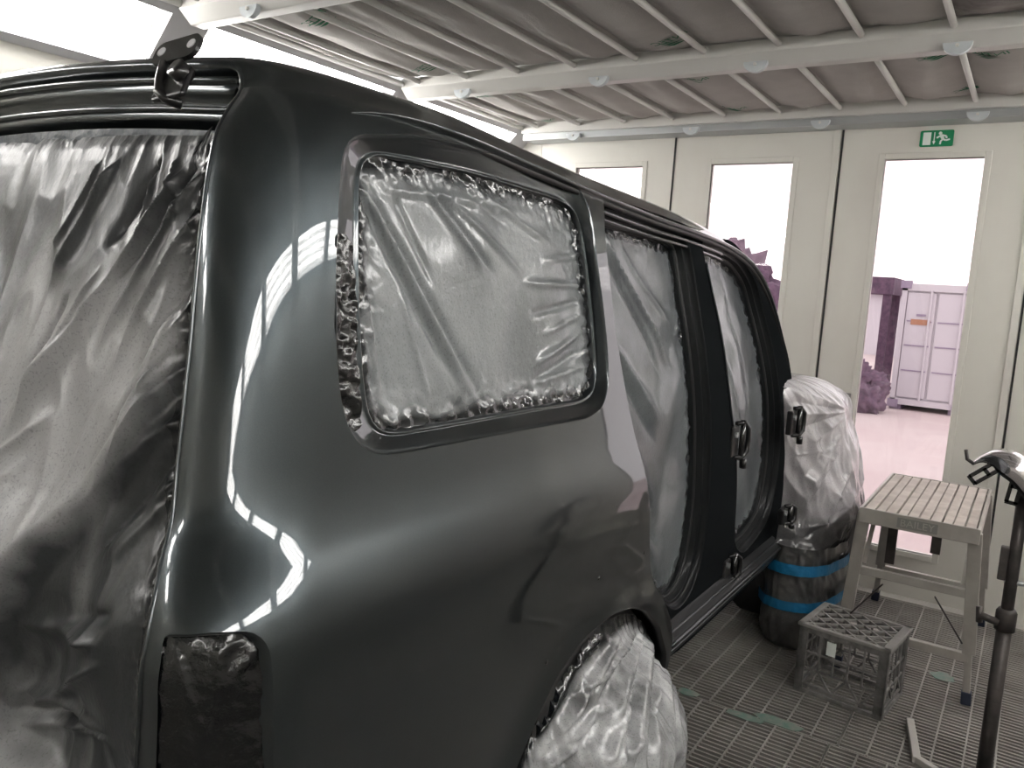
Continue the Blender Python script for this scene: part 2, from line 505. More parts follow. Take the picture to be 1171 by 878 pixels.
# cross beams with their filter latches
latch = MB()
latch.prism([(0.050*math.cos(t), 0.044*math.sin(t)) for t in np.linspace(PI, 2*PI, 13)], -0.012, 0.012, 'xz')
latchm = latch.mesh('latch'); latchm.materials.append(M['latch'])
boltm = MB().tube([(0, -0.012, -0.012), (0, -0.02, -0.012)], 0.007, 8).mesh('bolt'); boltm.materials.append(M['white'])
for i, y in enumerate(BEAMS):
    b = MB()
    if i == 0:
        b.box(XL, XR, 4.67, YB, ZC-0.045, ZC+0.03)
    else:
        b.prism([(y-0.085, ZC+0.02), (y-0.085, ZC-0.03), (y-0.03, ZC-0.078), (y+0.03, ZC-0.078), (y+0.085, ZC-0.03), (y+0.085, ZC+0.02)], XL, XR, 'yz')
    o = b.build('trim_%d' % (i+1), 'white', bevel=0.004)
    tag(o, ['white rail along the top of the door wall', 'white cross beam nearest the folding doors', 'white cross beam at the top edge of the photo'][i] if i < 3
        else 'white ceiling cross beam behind the photographer', 'beam', None if i < 3 else 'beams out of view', kind='structure')
    if i == 0:
        MB().box(XL, XR, 4.70, YB, ZC-0.085, ZC-0.045).build('rail_lip', 'galv', o)
    for x in (-2.66, -1.86, -1.12, -0.37, 0.40):
        l = link('latch', latchm, None, o)
        l.location = (x, 4.682 if i == 0 else y-0.052, ZC-0.062 if i == 0 else ZC-0.060)
        q = link('bolt', boltm, None, l)

# sloped light panels along both sides
def slope(side):
    """side -1 left, 1 right: point on the slope at distance s from the ceiling edge, d into the room"""
    k = math.sqrt(0.5)
    x0 = XL if side < 0 else XR
    return lambda s, d: (x0 + side*s*k - side*d*k, ZC - s*k - d*k)
names = ['nearest the folding doors', 'second from the folding doors', 'third from the folding doors', 'fourth from the folding doors', 'fifth from the folding doors', 'farthest from the folding doors']
tn = 7
for side in (-1, 1):
    f = slope(side); SL = (XL-WL)*math.sqrt(2)
    def strip(b, s0, s1, y0, y1, d0=-0.01, d1=0.008):
        vs = []
        for y in (y0, y1):
            for s, d in ((s0, d0), (s1, d0), (s1, d1), (s0, d1)):
                x, z = f(s, d); vs.append((x, y, z))
        b.add(vs, [(0, 1, 2, 3), (7, 6, 5, 4), (0, 4, 5, 1), (1, 5, 6, 2), (2, 6, 7, 3), (3, 7, 4, 0)])
    b = MB()
    strip(b, 0, 0.055, YF, YB); strip(b, SL-0.04, SL, YF, YB)
    ends = [YB] + [y for y in BEAMS[1:]] + [YF]
    strip(b, 0, SL, YB-0.18, YB)
    for y in BEAMS[1:]: strip(b, 0, SL, y-0.09, y+0.09)
    strip(b, 0, SL, YF, YF+0.2)
    o = b.build('trim_%d' % tn, 'slope'); tn += 1
    tag(o, 'grey-white sloped frame of the light panels on the %s' % ('left' if side < 0 else 'right'), 'frame', kind='structure')
    # round edge bead along the ceiling
    x, z = f(0.0, 0.012)
    o = MB().tube([(x, YF, z), (x, YB, z)], 0.016, 10).build('trim_%d' % tn, 'white', smooth=True); tn += 1
    tag(o, 'white round bead between ceiling and %s light panels' % ('left' if side < 0 else 'right'), 'trim', kind='structure')
    for i in range(6):
        y1 = ends[i]-(0.18 if i == 0 else 0.09); y0 = ends[i+1]+(0.2 if i == 5 else 0.09)
        if i == 5: y0 = YF+0.2
        t = thing('booth_light', (0, 0, 0), 'recessed fluorescent light on the %s slope, %s' % ('left' if side < 0 else 'right', names[i]), 'light', 'fluorescent lights along the slopes')
        hb = MB()
        s0, s1, dp = 0.055, SL-0.04, -0.11
        def pt(s, d, y): x, z = f(s, d); return (x, y, z)
        vs = [pt(s, d, y) for y in (y0, y1) for s, d in ((s0, -0.005), (s0+0.02, dp), (s1-0.02, dp), (s1, -0.005))]
        hb.add(vs, [(0, 1, 5, 4), (1, 2, 6, 5), (2, 3, 7, 6), (0, 3, 2, 1), (4, 5, 6, 7)])
        hb.build('housing', 'reflector', t)
        n = 4
        for k in range(n):
            s = s0 + 0.045 + (s1-s0-0.09)*k/(n-1)
            a, c = pt(s, -0.05, y0+0.03), pt(s, -0.05, y1-0.03)
            MB().tube([a, c], 0.0135, 10).build('tube', 'tube', t, smooth=True)
            for e, g in ((a, (a[0], a[1]-0.03, a[2])), (c, (c[0], c[1]+0.03, c[2]))):
                MB().tube([e, g], 0.016, 8).build('tube_holder', 'white', t)

# walls
tag(MB().box(WL-0.08, WL, YF, YB, -0.3, ZS).build('wall_left', 'wall'), 'cream panelled left wall of the spray booth', 'wall', kind='structure')
tag(MB().box(WR, WR+0.08, YF, YB, -0.3, ZS).build('wall_right', 'wall'), 'cream panelled right wall of the spray booth', 'wall', kind='structure')
tag(MB().box(WL-0.1, WR+0.1, YF-0.08, YF, -0.3, ZC+0.32).build('wall_rear', 'wall'), 'cream wall behind the photographer', 'wall', kind='structure')
DX = [-3.0, -2.02, -1.03, -0.07, 0.92]
b = MB()
b.box(WL-0.1, DX[0], YB, YB+0.08, -0.3, ZC+0.32); b.box(DX[4], WR+0.1, YB, YB+0.08, -0.3, ZC+0.32)
b.box(DX[0], DX[4], YB, YB+0.08, ZC-0.06, ZC+0.32); b.box(DX[0], DX[4], YB, YB+0.08, -0.3, 0.0)
tag(b.build('wall_back', 'wall'), 'cream wall around the folding doors', 'wall', kind='structure')
win = [(-2.715, -2.231), (-1.775, -1.289), (-0.80, -0.326), (0.19, 0.67)]
wz0, wz1 = 0.26, 2.392
dl = ['cream folding door leaf in the far left corner, mostly behind the vehicle roof', 'cream folding door leaf with tall window above the front of the vehicle',
      'cream folding door leaf under the green exit sign', 'cream folding door leaf at the right edge of the photo']
doors = []
for i in range(4):
    a, c = DX[i]+0.003, DX[i+1]-0.003; w0, w1 = win[i]; zt = ZC-0.06
    b = MB()
    b.box(a, w0, YB+0.002, YB+0.05, 0.004, zt); b.box(w1, c, YB+0.002, YB+0.05, 0.004, zt)
    b.box(w0, w1, YB+0.002, YB+0.05, 0.004, wz0); b.box(w0, w1, YB+0.002, YB+0.05, wz1, zt)
    d = b.build('door_%d' % (i+1), 'wall'); tag(d, dl[i], 'door', kind='structure'); doors.append(d)
    b = MB(); t = 0.032; e = 0.006
    b.box(w0-t, w0, YB-e, YB+0.03, wz0-t, wz1+t); b.box(w1, w1+t, YB-e, YB+0.03, wz0-t, wz1+t)
    b.box(w0, w1, YB-e, YB+0.03, wz1, wz1+t); b.box(w0, w1, YB-e, YB+0.03, wz0-t, wz0)
    b.build('window_frame', 'wall', d, bevel=0.003)
    MB().box(w0, w1, YB+0.022, YB+0.027, wz0, wz1).build('pane', 'glass', d)
    MB().box(c-0.002, c+0.008, YB-0.003, YB+0.045, 0.004, zt).build('seam', 'dark_gap', d)
    if i in (1, 2):
        MB().box(c-0.040, c-0.006, YB-0.010, YB+0.004, 0.01, zt-0.005).build('cover_strip', 'wall', d, bevel=0.002)
# grey plate low on the door
tag(MB().box(-1.02, -0.832, YB-0.012, YB-0.001, 0.60, 1.10).build('wall_plate', 'plate', bevel=0.004), 'dark grey plate on the door behind the wrapped vehicle front', 'plate')

# emergency exit sign
sx0, sx1, sz0, sz1 = -0.638, -0.480, 2.452, 2.535
sg = thing('exit_sign', (0, 0, 0), 'green running-man exit sign above the right door window', 'sign')
def rrect(x0, x1, z0, z1, r, n=5):
    out = []
    for cx, cz, a0 in ((x1-r, z1-r, 0), (x0+r, z1-r, 90), (x0+r, z0+r, 180), (x1-r, z0+r, 270)):
        for k in range(n): a = math.radians(a0+90*k/(n-1)); out.append((cx+r*math.cos(a), cz+r*math.sin(a)))
    return out
MB().prism(rrect(sx0, sx1, sz0, sz1, 0.008), YB-0.009, YB-0.001).build('sign_plate', 'sign_green', sg)
yy = (YB-0.0105, YB-0.009)
sw = lambda u: sx0 + (sx1-sx0)*u
sh = lambda v: sz0 + (sz1-sz0)*v
MB().prism([(sw(0.09), sh(0.1)), (sw(0.33), sh(0.1)), (sw(0.33), sh(0.88)), (sw(0.09), sh(0.88))], *yy).build('door_symbol', 'sign_white', sg)
b = MB(); b.prism([(sw(.415), sh(.3)), (sw(.445), sh(.3)), (sw(.445), sh(.88)), (sw(.415), sh(.88))], *yy)
b.prism([(sw(.38), sh(.33)), (sw(.43), sh(.12)), (sw(.48), sh(.33))], *yy); b.build('arrow_symbol', 'sign_white', sg)
b = MB()
b.prism([(sw(.60)+0.0085*math.cos(t), sh(.80)+0.0085*math.sin(t)) for t in np.linspace(0, 2*PI, 13)[:-1]], *yy)
def limb(*p, w=0.0085):
    for a, c in zip(p[:-1], p[1:]):
        b.bar((sw(a[0]), YB-0.0098, sh(a[1])), (sw(c[0]), YB-0.0098, sh(c[1])), w, 0.0012, up=(0, 1, 0))
limb((.62, .70), (.70, .42), w=0.015); limb((.62, .66), (.55, .58), (.50, .52)); limb((.66, .68), (.78, .62), (.80, .48))
limb((.70, .42), (.78, .36), (.90, .42)); limb((.69, .42), (.63, .32), (.62, .12))
b.build('running_figure', 'sign_white', sg)

# ================================================================== OUTSIDE THE DOORS
tag(MB().box(-26, 18, YB+0.09, 46, -0.42, -0.30).build('yard_ground', 'yard'), 'red dusty concrete yard seen through the door windows', 'ground', kind='structure')
cx0, cx1, cy, cz0, cz1 = -2.16, -0.97, 16.6, -0.2, 2.05
ct = thing('storage_container', (0, 0, 0), 'pale lilac steel container standing in the yard outside the right window', 'container')
b = MB().box(cx0, cx1, cy, cy+4.5, cz0, cz1); b.build('body', 'container', ct)
mid = (cx0+cx1)/2
for a, c in ((cx0+0.10, mid-0.02), (mid+0.02, cx1-0.10)):
    d = MB().box(a, c, cy-0.05, cy, cz0+0.14, cz1-0.16).build('door_panel', 'container', ct, bevel=0.01)
    for k in (0.26, 0.5, 0.73):
        z = cz0+0.14+(cz1-cz0-0.3)*k
        MB().box(a+0.03, c-0.03, cy-0.062, cy-0.05, z-0.012, z+0.012).build('groove', 'container_line', d)
    MB().tube([((a+c)/2+0.16, cy-0.09, cz0+0.1), ((a+c)/2+0.16, cy-0.09, cz1-0.1)], 0.02, 8).build('lock_rod', 'container', d)
b = MB(); b.box(cx0, cx0+0.09, cy-0.08, cy, cz0, cz1); b.box(cx1-0.09, cx1, cy-0.08, cy, cz0, cz1)
b.box(cx0, cx1, cy-0.08, cy, cz1-0.13, cz1); b.box(cx0, cx1, cy-0.08, cy, cz0, cz0+0.11); b.build('frame', 'container', ct)
for x in (cx0+0.06, cx1-0.06):
    for z in (cz0+0.02, cz1-0.02): MB().box(x-0.09, x+0.09, cy-0.12, cy+0.05, z-0.07, z+0.07).build('corner_casting', 'container_line', ct)
MB().box(cx0+0.2, cx0+0.52, cy-0.064, cy-0.051, cz0+1.50, cz0+1.60).build('sticker', 'sticker', ct)
MB().box(cx0+0.28, cx0+0.44, cy-0.064, cy-0.051, cz0+1.66, cz0+1.70).build('small_sticker', 'container_line', ct)
for x in (cx0+0.1, cx1-0.1): MB().box(x-0.1, x+0.1, cy, cy+4.4, -0.30, cz0).build('skid', 'container_line', ct)
def bush(name, loc, r, label, seed, n=4):
    bm = bmesh.new()
    rnd = random.Random(seed)
    for k in range(n):
        c = Vector((rnd.uniform(-r, r)*0.6, rnd.uniform(-r, r)*0.5, rnd.uniform(0.5, 1.5)*r))
        ret = bmesh.ops.create_icosphere(bm, subdivisions=4, radius=r*rnd.uniform(0.6, 0.9))
        for v in ret['verts']:
            d = 1 + 0.35*noise.noise(v.co*4/r + Vector((seed, k, 0))) + 0.25*noise.noise(v.co*11/r) + 0.12*noise.noise(v.co*27/r)
            v.co = v.co*d + c; v.co.z = max(v.co.z, 0.0)
    me = bpy.data.meshes.new(name); bm.to_mesh(me); bm.free(); me.materials.append(M['hedge'])
    me.polygons.foreach_set('use_smooth', [True]*len(me.polygons))
    o = link(name, me); o.location = loc; o.scale = (1, 1, 1.18 if r > 1 else 1)
    tag(o, label, 'bush')
bush('yard_bush', (-2.52, 15.7, -0.30), 0.40, 'dark bush beside the pale container outside the right window', 3, 5)
bush('yard_bush', (-4.22, 14.6, -0.30), 1.1, 'dark bush outside the window above the vehicle front', 8, 6)
sg2 = thing('yard_awning', (0, 0, 0), 'dark flat awning on posts left of the container in the yard', 'awning')
MB().box(-3.45, -2.55, 18.2, 19.6, 1.85, 2.2).build('awning_top', 'hedge', sg2)
for x in (-2.66, -3.36):
    for y in (18.3, 19.5): MB().box(x-0.08, x+0.08, y-0.06, y+0.06, -0.3, 1.85).build('post', 'hedge', sg2)
bd = thing('far_shed', (0, 0, 0), 'low pale shed behind the container in the yard', 'building')
MB().box(-6, 6, 34, 40, -0.3, 2.05).build('shed_wall', 'container', bd)
MB().prism([(-6.3, 2.05), (6.3, 2.05), (4.5, 2.4), (-4.5, 2.4)], 33.7, 40.3).build('shed_roof', 'container_line', bd)
for x in (-3.6, -2.4, -1.2, 0.2): MB().box(x-0.35, x+0.35, 33.94, 34.0, 1.0, 1.8).build('shed_window', 'container_line', bd)
# ================================================================== THE VEHICLE
_q = [0.30, 0.48, 0.70, 0.90, 1.00, 1.06, 1.10, 1.14, 1.18, 1.22, 1.26, 1.30, 1.50, 1.70, 1.82, 1.88, 1.92, 1.96, 2.02, 2.10, 2.30, 2.55, 2.72]
_x = [-.878, -.864, -.846, -.834, -.829, -.8315, -.8385, -.851, -.867, -.8815, -.8925, -.901, -.931, -.964, -.990, -1.013, -1.046, -1.075, -1.13, -1.21, -1.40, -1.65, -1.82]
_z = [0.30, 0.48, 0.70, 0.90, 1.00, 1.06, 1.10, 1.14, 1.18, 1.22, 1.26, 1.30, 1.50, 1.70, 1.82, 1.88, 1.912, 1.938, 1.955, 1.963, 1.973, 1.979, 1.98]
FX, FZ = hermite(_q, _x), hermite(_q, _z)
FR = hermite([0.3, 0.8, 1.02, 1.06, 1.09, 1.12, 1.15, 1.175, 1.195, 1.215, 1.24, 1.30, 1.47, 1.66, 1.80, 1.93, 2.1, 2.5, 2.72], [.645, .619, .621, .627, .636, .648, .6625, .676, .688, .699, .708, .722, .756, .790, .825, .895, .885, .856, .852])
FRX = hermite([0.3, 1.0, 1.2, 1.6, 1.85, 1.95, 2.05, 2.72], [.15, .15, .135, .125, .105, .06, .02, 0])
FRZ = hermite([0.3, 1.8, 1.95, 2.1, 2.72], [0, 0, .012, .02, .02])
RY, LC = 0.17, 0.24
AY, AZ, AR = 1.885, 0.24, 0.505
FDROP = hermite([0.0, 0.9, 1.3, 1.6, 2.0, 2.6, 3.15, 3.6, 5.0], [0.004, 0.002, 0.0, .016, .042, .066, .112, .17, .4])
FXF = hermite([.30, .50, .80, 1.10, 1.40, 1.70, 1.82, 1.88, 1.95], [-.885, -.878, -.876, -.890, -.925, -.980, -1.004, -1.021, -1.05])
PROFILE = [FX]
def S(v, q, off=0.0):
    v, q = np.asarray(v, float), np.asarray(q, float)
    yr = FR(q); yc = yr+RY
    t = np.clip((yc-v)/LC, 0, 1)*PI/2
    x = PROFILE[0](q) - FRX(q)*(1-np.cos(t))
    y = np.where(v >= yc, v, yr+RY*(1-np.sin(t)))
    x = x - .014*sstep(1.05, 1.20, q)*sstep(1.45, .80, v)
    z = FZ(q) - FRZ(q)*(1-np.cos(t))
    z = z - FDROP(y)*sstep(1.15, 1.85, q)
    d = np.hypot(y-AY, z-AZ)
    fl = 0.020*np.exp(-((d-AR)/0.075)**2)*np.where(d > AR, 1, 1)*sstep(0.95, 0.7, z)
    return np.stack([x+fl-off, y, z], -1)
def PQ(px, py, off=0.0, g=None):
    """(v, q) on the body side whose image falls on a photo pixel"""
    p = on(px, py, 0, -0.93-off)
    a = np.array(g if g is not None else (max(p[1], 0.6), min(max(p[2], 0.45), 1.95)), float)
    for _ in range(25):
        r = proj(S(a[0], a[1], off)) - np.array([px, py]); h = 1e-4
        J = np.stack([(proj(S(a[0]+h, a[1], off))-proj(S(a[0], a[1], off)))/h, (proj(S(a[0], a[1]+h, off))-proj(S(a[0], a[1], off)))/h], 1)
        try: st = np.linalg.solve(J, r)
        except Exception: break
        st = np.clip(st, -0.12, 0.12); a = a-st
        a[1] = min(max(a[1], 0.31), 2.5)
        if np.abs(st).max() < 1e-6: break
    return a
def PL(pts, off=0.0): return np.array([PQ(x, y, off) for x, y in pts])
def Snorm(vq, off=0.0):
    h = 1e-3; v, q = vq[:, 0], vq[:, 1]
    a = S(v+h, q, off)-S(v-h, q, off); b = S(v, q+h, off)-S(v, q-h, off)
    n = np.cross(a, b); return n/np.linalg.norm(n, axis=1)[:, None]

car = thing('vehicle', (-1.82, 2.0, 0.0), 'dark grey metallic four-wheel-drive body masked with plastic film', 'car')
MIR = Matrix(((-1, 0, 0, -3.64), (0, 1, 0, 0), (0, 0, 1, 0), (0, 0, 0, 1)))
CARINV = Matrix.Translation((1.82, -2.0, 0.0))
def carpart(name, me, material, parent=None, mirror=False, smooth=True):
    """mesh in world space put under the vehicle; mirror adds the other side"""
    par = parent or car
    o = link(name, me, material, par, smooth)
    o.matrix_parent_inverse = CARINV
    if mirror:
        m2 = me.copy(); m2.transform(MIR); m2.flip_normals()
        p = link(name, m2, material, par, smooth); p.matrix_parent_inverse = CARINV
    return o
def subpart(name, me, material, parent, smooth=False):
    o = link(name, me, material, parent, smooth); return o
def surf_mesh(name, outer, holes, step, off=0.0, smoothn=True):
    vo, F = tri2d(outer, holes, step)
    P = S(vo[:, 0], vo[:, 1], off)
    N = Snorm(vo, off)
    c = P[F]; fn = np.cross(c[:, 1]-c[:, 0], c[:, 2]-c[:, 0])
    flip = (fn*N[F[:, 0]]).sum(1) < 0
    F[flip] = F[flip][:, ::-1]
    me = bpy.data.meshes.new(name); me.from_pydata(P.tolist(), [], F.tolist()); me.update()
    me.polygons.foreach_set('use_smooth', [True]*len(me.polygons))
    me.normals_split_custom_set_from_vertices(N.tolist())
    return me
def inset(poly, d):
    """offset a closed 2-d loop towards its inside"""
    a = np.roll(poly, 1, 0); b = np.roll(poly, -1, 0); t = b-a
    n = np.stack([-t[:, 1], t[:, 0]], 1); n /= np.maximum(np.hypot(*n.T), 1e-9)[:, None]
    area = 0.5*np.sum(poly[:, 0]*np.roll(poly[:, 1], -1)-np.roll(poly[:, 0], -1)*poly[:, 1])
    return poly + n*d*(1 if area > 0 else -1)
def rim_mesh(name, loop, steps, base=0.0, loop2=None):
    """loft inwards from a hole edge: steps of (inset, depth[, blend to loop2])"""
    rows = []
    for st in steps:
        L = inset(loop, st[0])
        if loop2 is not None and len(st) > 2: L = L*(1-st[2]) + inset(loop2, st[0])*st[2]
        rows.append(S(L[:, 0], L[:, 1], base+st[1]))
    return grid_mesh(np.stack(rows), name, wrap=True)

# ---- outlines taken from the photograph
rear_q = np.linspace(0.42, 1.90, 75)
rear_edge = np.stack([FR(rear_q)+RY-LC, rear_q], 1)
front_px = [(688, 224), (691, 262), (695, 300), (704, 380), (716, 450), (723, 482), (738, 545), (743, 600), (743.5, 648), (749, 671), (760, 688), (768, 712), (769, 735), (764, 762), (757, 787)]
front = PL(front_px)
top = np.stack([np.linspace(rear_edge[-1, 0], front[0, 0], 40)[1:-1], np.full(38, 1.90)], 1)
top[:, 1] = np.linspace(1.90, 1.90, 38)
front = np.vstack([[front[0, 0], 1.90], front])
a0 = math.atan2(front[-1, 1]-AZ, front[-1, 0]-AY)
front_d = resample(front, 70, closed=False, smooth=1)
arch_lip = resample(np.vstack([front_d[-1:], PL([(763, 748), (755, 716), (740, 698), (722, 694), (700, 702), (668, 729), (640, 768), (618, 812), (600, 855), (580, 905), (560, 965)])]), 70, closed=False, smooth=2)
arch_lip = arch_lip[arch_lip[:, 1] > .425]
arch_lip[0] = front_d[-1]
bot = np.stack([np.linspace(arch_lip[-1, 0], rear_edge[0, 0], 30)[1:-1], np.full(28, 0.42)], 1)
quarter = np.vstack([rear_edge, top, front_d[:-1], arch_lip, bot])
win_out = resample(PL([(404, 153), (470, 154), (545, 170), (610, 188), (648, 203), (668, 222), (676, 245), (682, 290), (689, 340), (695, 395), (697, 440), (690, 466), (672, 479), (600, 492), (520, 507), (462, 518), (432, 522), (412, 512), (396, 488), (387, 440), (384, 380), (384, 300), (387, 230), (390, 175), (395, 160)]), 150, smooth=3)
win_in = resample(PL([(412, 180), (430, 172), (500, 186), (580, 207), (640, 226), (658, 238), (667, 262), (674, 310), (680, 365), (684, 425), (681, 448), (668, 460), (600, 472), (520, 487), (450, 499), (432, 497), (420, 480), (413, 430), (409, 360), (408, 280), (408, 210)], .03), 150, smooth=3)
def align(a, b):
    """rotate b so that its first vertex matches a"""
    k = np.argmin(np.hypot(*(b-a[0]).T)); b = np.roll(b, -k, 0)
    ar = lambda p: np.sum(p[:, 0]*np.roll(p[:, 1], -1)-np.roll(p[:, 0], -1)*p[:, 1])
    if ar(a)*ar(b) < 0: b = np.roll(b[::-1], 1, 0)
    return b
win_in = align(win_out, win_in)
lamp_hole = resample(PL([(186, 724), (240, 723), (286, 720), (302, 728), (310, 748), (312, 800), (313, 878), (316, 960), (300, 990), (190, 990), (178, 960), (178, 878), (180, 780)]), 90, smooth=2)

qp = carpart('quarter_panel', surf_mesh('quarter_panel', quarter, [win_out, lamp_hole], 0.017), 'paint', mirror=True)
wf = carpart('window_flange', rim_mesh('window_flange', win_out, [(0, 0), (.0012, .0008), (.003, .0035), (.004, .006), (.0045, .010, .08), (.004, .017, .3), (.003, .024, .55), (.002, .031, .82), (.001, .034, .94), (.0, .0335, 1.0), (.003, .031, 1), (.006, .032, 1), (.008, .044, 1), (.010, .06, 1)], loop2=win_in), 'paint', mirror=True)
carpart('lamp_recess', rim_mesh('lamp_recess', lamp_hole, [(0, 0), (.002, .002), (.005, .008), (.008, .03), (.02, .034), (.022, .06)]), 'paint', mirror=True)
# folded edges of the quarter panel
def edge_strip(name, path, steps):
    """steps: list of (dx, dy, dz) added to a 3-d path"""
    P = np.stack([path + np.array(s) for s in steps]); return grid_mesh(P, name)
jp = S(front_d[:, 0], front_d[:, 1])
carpart('door_jamb', edge_strip('door_jamb', jp, [(0, 0, 0), (-.003, .003, 0), (-.012, .003, 0), (-.03, -.004, 0), (-.09, -.02, 0)]), 'paint', mirror=True)
ap = S(arch_lip[:, 0], arch_lip[:, 1])
an = np.stack([np.zeros(len(arch_lip)), AY-arch_lip[:, 0], AZ-arch_lip[:, 1]], 1); an /= np.linalg.norm(an, axis=1)[:, None]
P = np.stack([ap, ap+an*.003+np.array([-.002, 0, 0]), ap+an*.004+np.array([-.02, 0, 0]), ap-an*.02+np.array([-.05, 0, 0]), ap-an*.03+np.array([-.34, 0, 0])])
carpart('wheel_arch', grid_mesh(P, 'wheel_arch'), 'seal', mirror=True)
# bolt holes in the quarter
for i, (px, py) in enumerate(((625, 757), (685, 661), (737, 632))):
    c = S(*PQ(px, py)); n = Snorm(np.array([PQ(px, py)]))[0]
    carpart('bolt_hole', MB().tube([c-n*.004, c+n*.0012], 0.006, 10).mesh('bolt_hole'), 'seal')
for px, py in ((400, 166), (418, 502), (428, 511)):
    vq = PQ(px, py); c = S(*vq, .020)
    carpart('flange_hole', MB().tube([c+np.array([-.004, 0, 0]), c+np.array([.0016, 0, 0])], 0.010 if px < 420 else 0.005, 12).mesh('flange_hole'), 'seal')

# ---- roof skin (both halves), with the rolled rear edge
qs = np.concatenate([np.linspace(1.90, 2.1, 14), np.linspace(2.15, 2.72, 12)])
vs = np.linspace(0, 1, 60)
P = np.zeros((len(qs), len(vs), 3))
for i, q in enumerate(qs):
    v0 = FR(q)+RY-LC
    yend = 3.20 + 0.12*(1-math.exp(-((2.72-q)/0.3)))*(-1)
    P[i] = S(v0 + (yend-v0)*vs, np.full(len(vs), q))
Pm = P[::-1].copy(); Pm[..., 0] = -3.64-Pm[..., 0]
rm = grid_mesh(np.concatenate([P, Pm[1:]]), 'roof')
carpart('roof', rm, 'paint')
# drip moulding along the roof side
dpx = [(402, 129), (412, 126), (430, 127), (470, 137), (520, 155), (600, 188), (690, 226), (760, 254), (800, 268), (835, 283), (858, 300), (872, 320), (884, 348), (895, 388), (902, 420)]
dp = resample(PL(dpx), 60, closed=False, smooth=3)
base = S(dp[:, 0], dp[:, 1])
fade = np.r_[np.linspace(0.15, 1, 5), np.ones(43), np.linspace(1, .2, 12)][:, None]
prof = [(-.006, -.002), (.004, -.001), (.011, .004), (.014, .010), (.012, .012), (.008, .006), (.0, .004), (-.006, .006)]
P = np.stack([base + fade*np.array([a, 0, b-.006]) for a, b in prof])
carpart('drip_moulding', grid_mesh(P, 'drip_moulding'), 'paint', mirror=True)
P = np.stack([base + fade*np.array([a, 0, b]) for a, b in ((.001, -.004), (.003, -.012), (-.001, -.018), (-.006, -.018))])  # black strip stands in for the shade in the groove under the moulding
carpart('drip_shade', grid_mesh(P, 'drip_shade'), 'seal', mirror=True)

# ---- door apertures: pillars, roof rail and sill set in from the skin
OFF = 0.018
PROFILE[0] = FXF
def PO(pts): return PL(pts, OFF)
fr_top = np.vstack([[(1.91, 1.90), (2.3, 1.90), (2.6, 1.90), (2.9, 1.90)], PO([(838, 276), (853, 292), (868, 312), (880, 332), (893, 375), (905, 430), (908, 470), (907, 520), (903, 570), (897, 610), (893, 634)])])
fr_bot = PO([(880, 646), (840, 684), (800, 722), (776, 744), (762, 756)])
frame_out = np.vstack([resample(fr_top, 60, closed=False, smooth=1), resample(fr_bot, 30, closed=False, smooth=0),
                       resample(np.array([[2.34, .45], [2.25, .60], [2.05, .78], [1.93, 1.0], [1.90, 1.25], [1.90, 1.60], [1.91, 1.84]]), 30, closed=False, smooth=0)])
rear_hole = resample(np.array([[1.945, 1.50], [1.94, 1.80], [1.95, 1.845], [1.985, 1.862], [2.30, 1.866], [2.635, 1.866], [2.668, 1.835], [2.69, 1.60], [2.715, 1.30], [2.73, 1.1], [2.735, .85], [2.71, .66], [2.65, .575], [2.58, .545], [2.49, .540], [2.39, .60], [2.26, .71], [2.10, .85], [1.97, 1.05], [1.94, 1.22]]), 130, smooth=4)
fh = PO([(800, 273), (830, 284), (849, 296), (865, 321), (876, 365), (888, 420), (893, 470), (892, 520), (887, 560), (880, 592), (866, 615), (850, 634), (846, 632)])
front_hole = np.vstack([fh, PO([(839, 622), (842, 580), (843, 540), (842, 505), (836, 480), (832, 440), (821, 365), (809, 310)])])
front_hole = resample(front_hole, 130, smooth=4)
carpart('door_frame', surf_mesh('door_frame', frame_out, [rear_hole, front_hole], 0.03, OFF), 'jamb_flat', mirror=True)
jsteps = [(0, 0), (.002, .001), (.004, .006), (.006, .022), (.016, .026), (.019, .024), (.022, .028), (.026, .05), (.034, .054), (.037, .051), (.040, .056), (.044, .085)]
carpart('door_opening_flange', rim_mesh('door_opening_flange', rear_hole, jsteps, OFF), 'jamb', mirror=True)
carpart('door_opening_flange', rim_mesh('door_opening_flange', front_hole, jsteps, OFF), 'jamb', mirror=True)
# seals round the openings
for hole in (rear_hole, front_hole):
    L = inset(hole, .030); c = S(L[:, 0], L[:, 1], OFF+.052)
    carpart('door_seal', MB().tube([tuple(p) for p in c]+[tuple(c[0])], 0.007, 8, cap=False).mesh('door_seal'), 'seal')
# bright front flange of the centre pillar
bp = np.stack([inset(front_hole, -0.003)], 0)[0]
sel = bp[(bp[:, 0] < bp[:, 0].min()+.25) & (bp[:, 1] > 1.0) & (bp[:, 1] < 1.80)]
sel = sel[np.argsort(sel[:, 1])]
c = S(sel[:, 0], sel[:, 1], OFF-.003)
carpart('pillar_edge', MB().tube([tuple(p) for p in c], 0.005, 8).mesh('pillar_edge'), 'paint')
# gutter steps over the doors
PROFILE[0] = FX
for k, (dz, dx, r) in enumerate(((-.030, -.018, .006), (-.050, -.020, .005))):
    ys = np.linspace(1.99, 3.05, 50)
    gq = np.interp(ys, dp[:, 0], dp[:, 1])
    c = S(ys, gq) + np.array([dx, 0, dz])
    carpart('roof_rail_bead', MB().tube([tuple(p) for p in c], r, 8).mesh('roof_rail_bead'), 'paint')
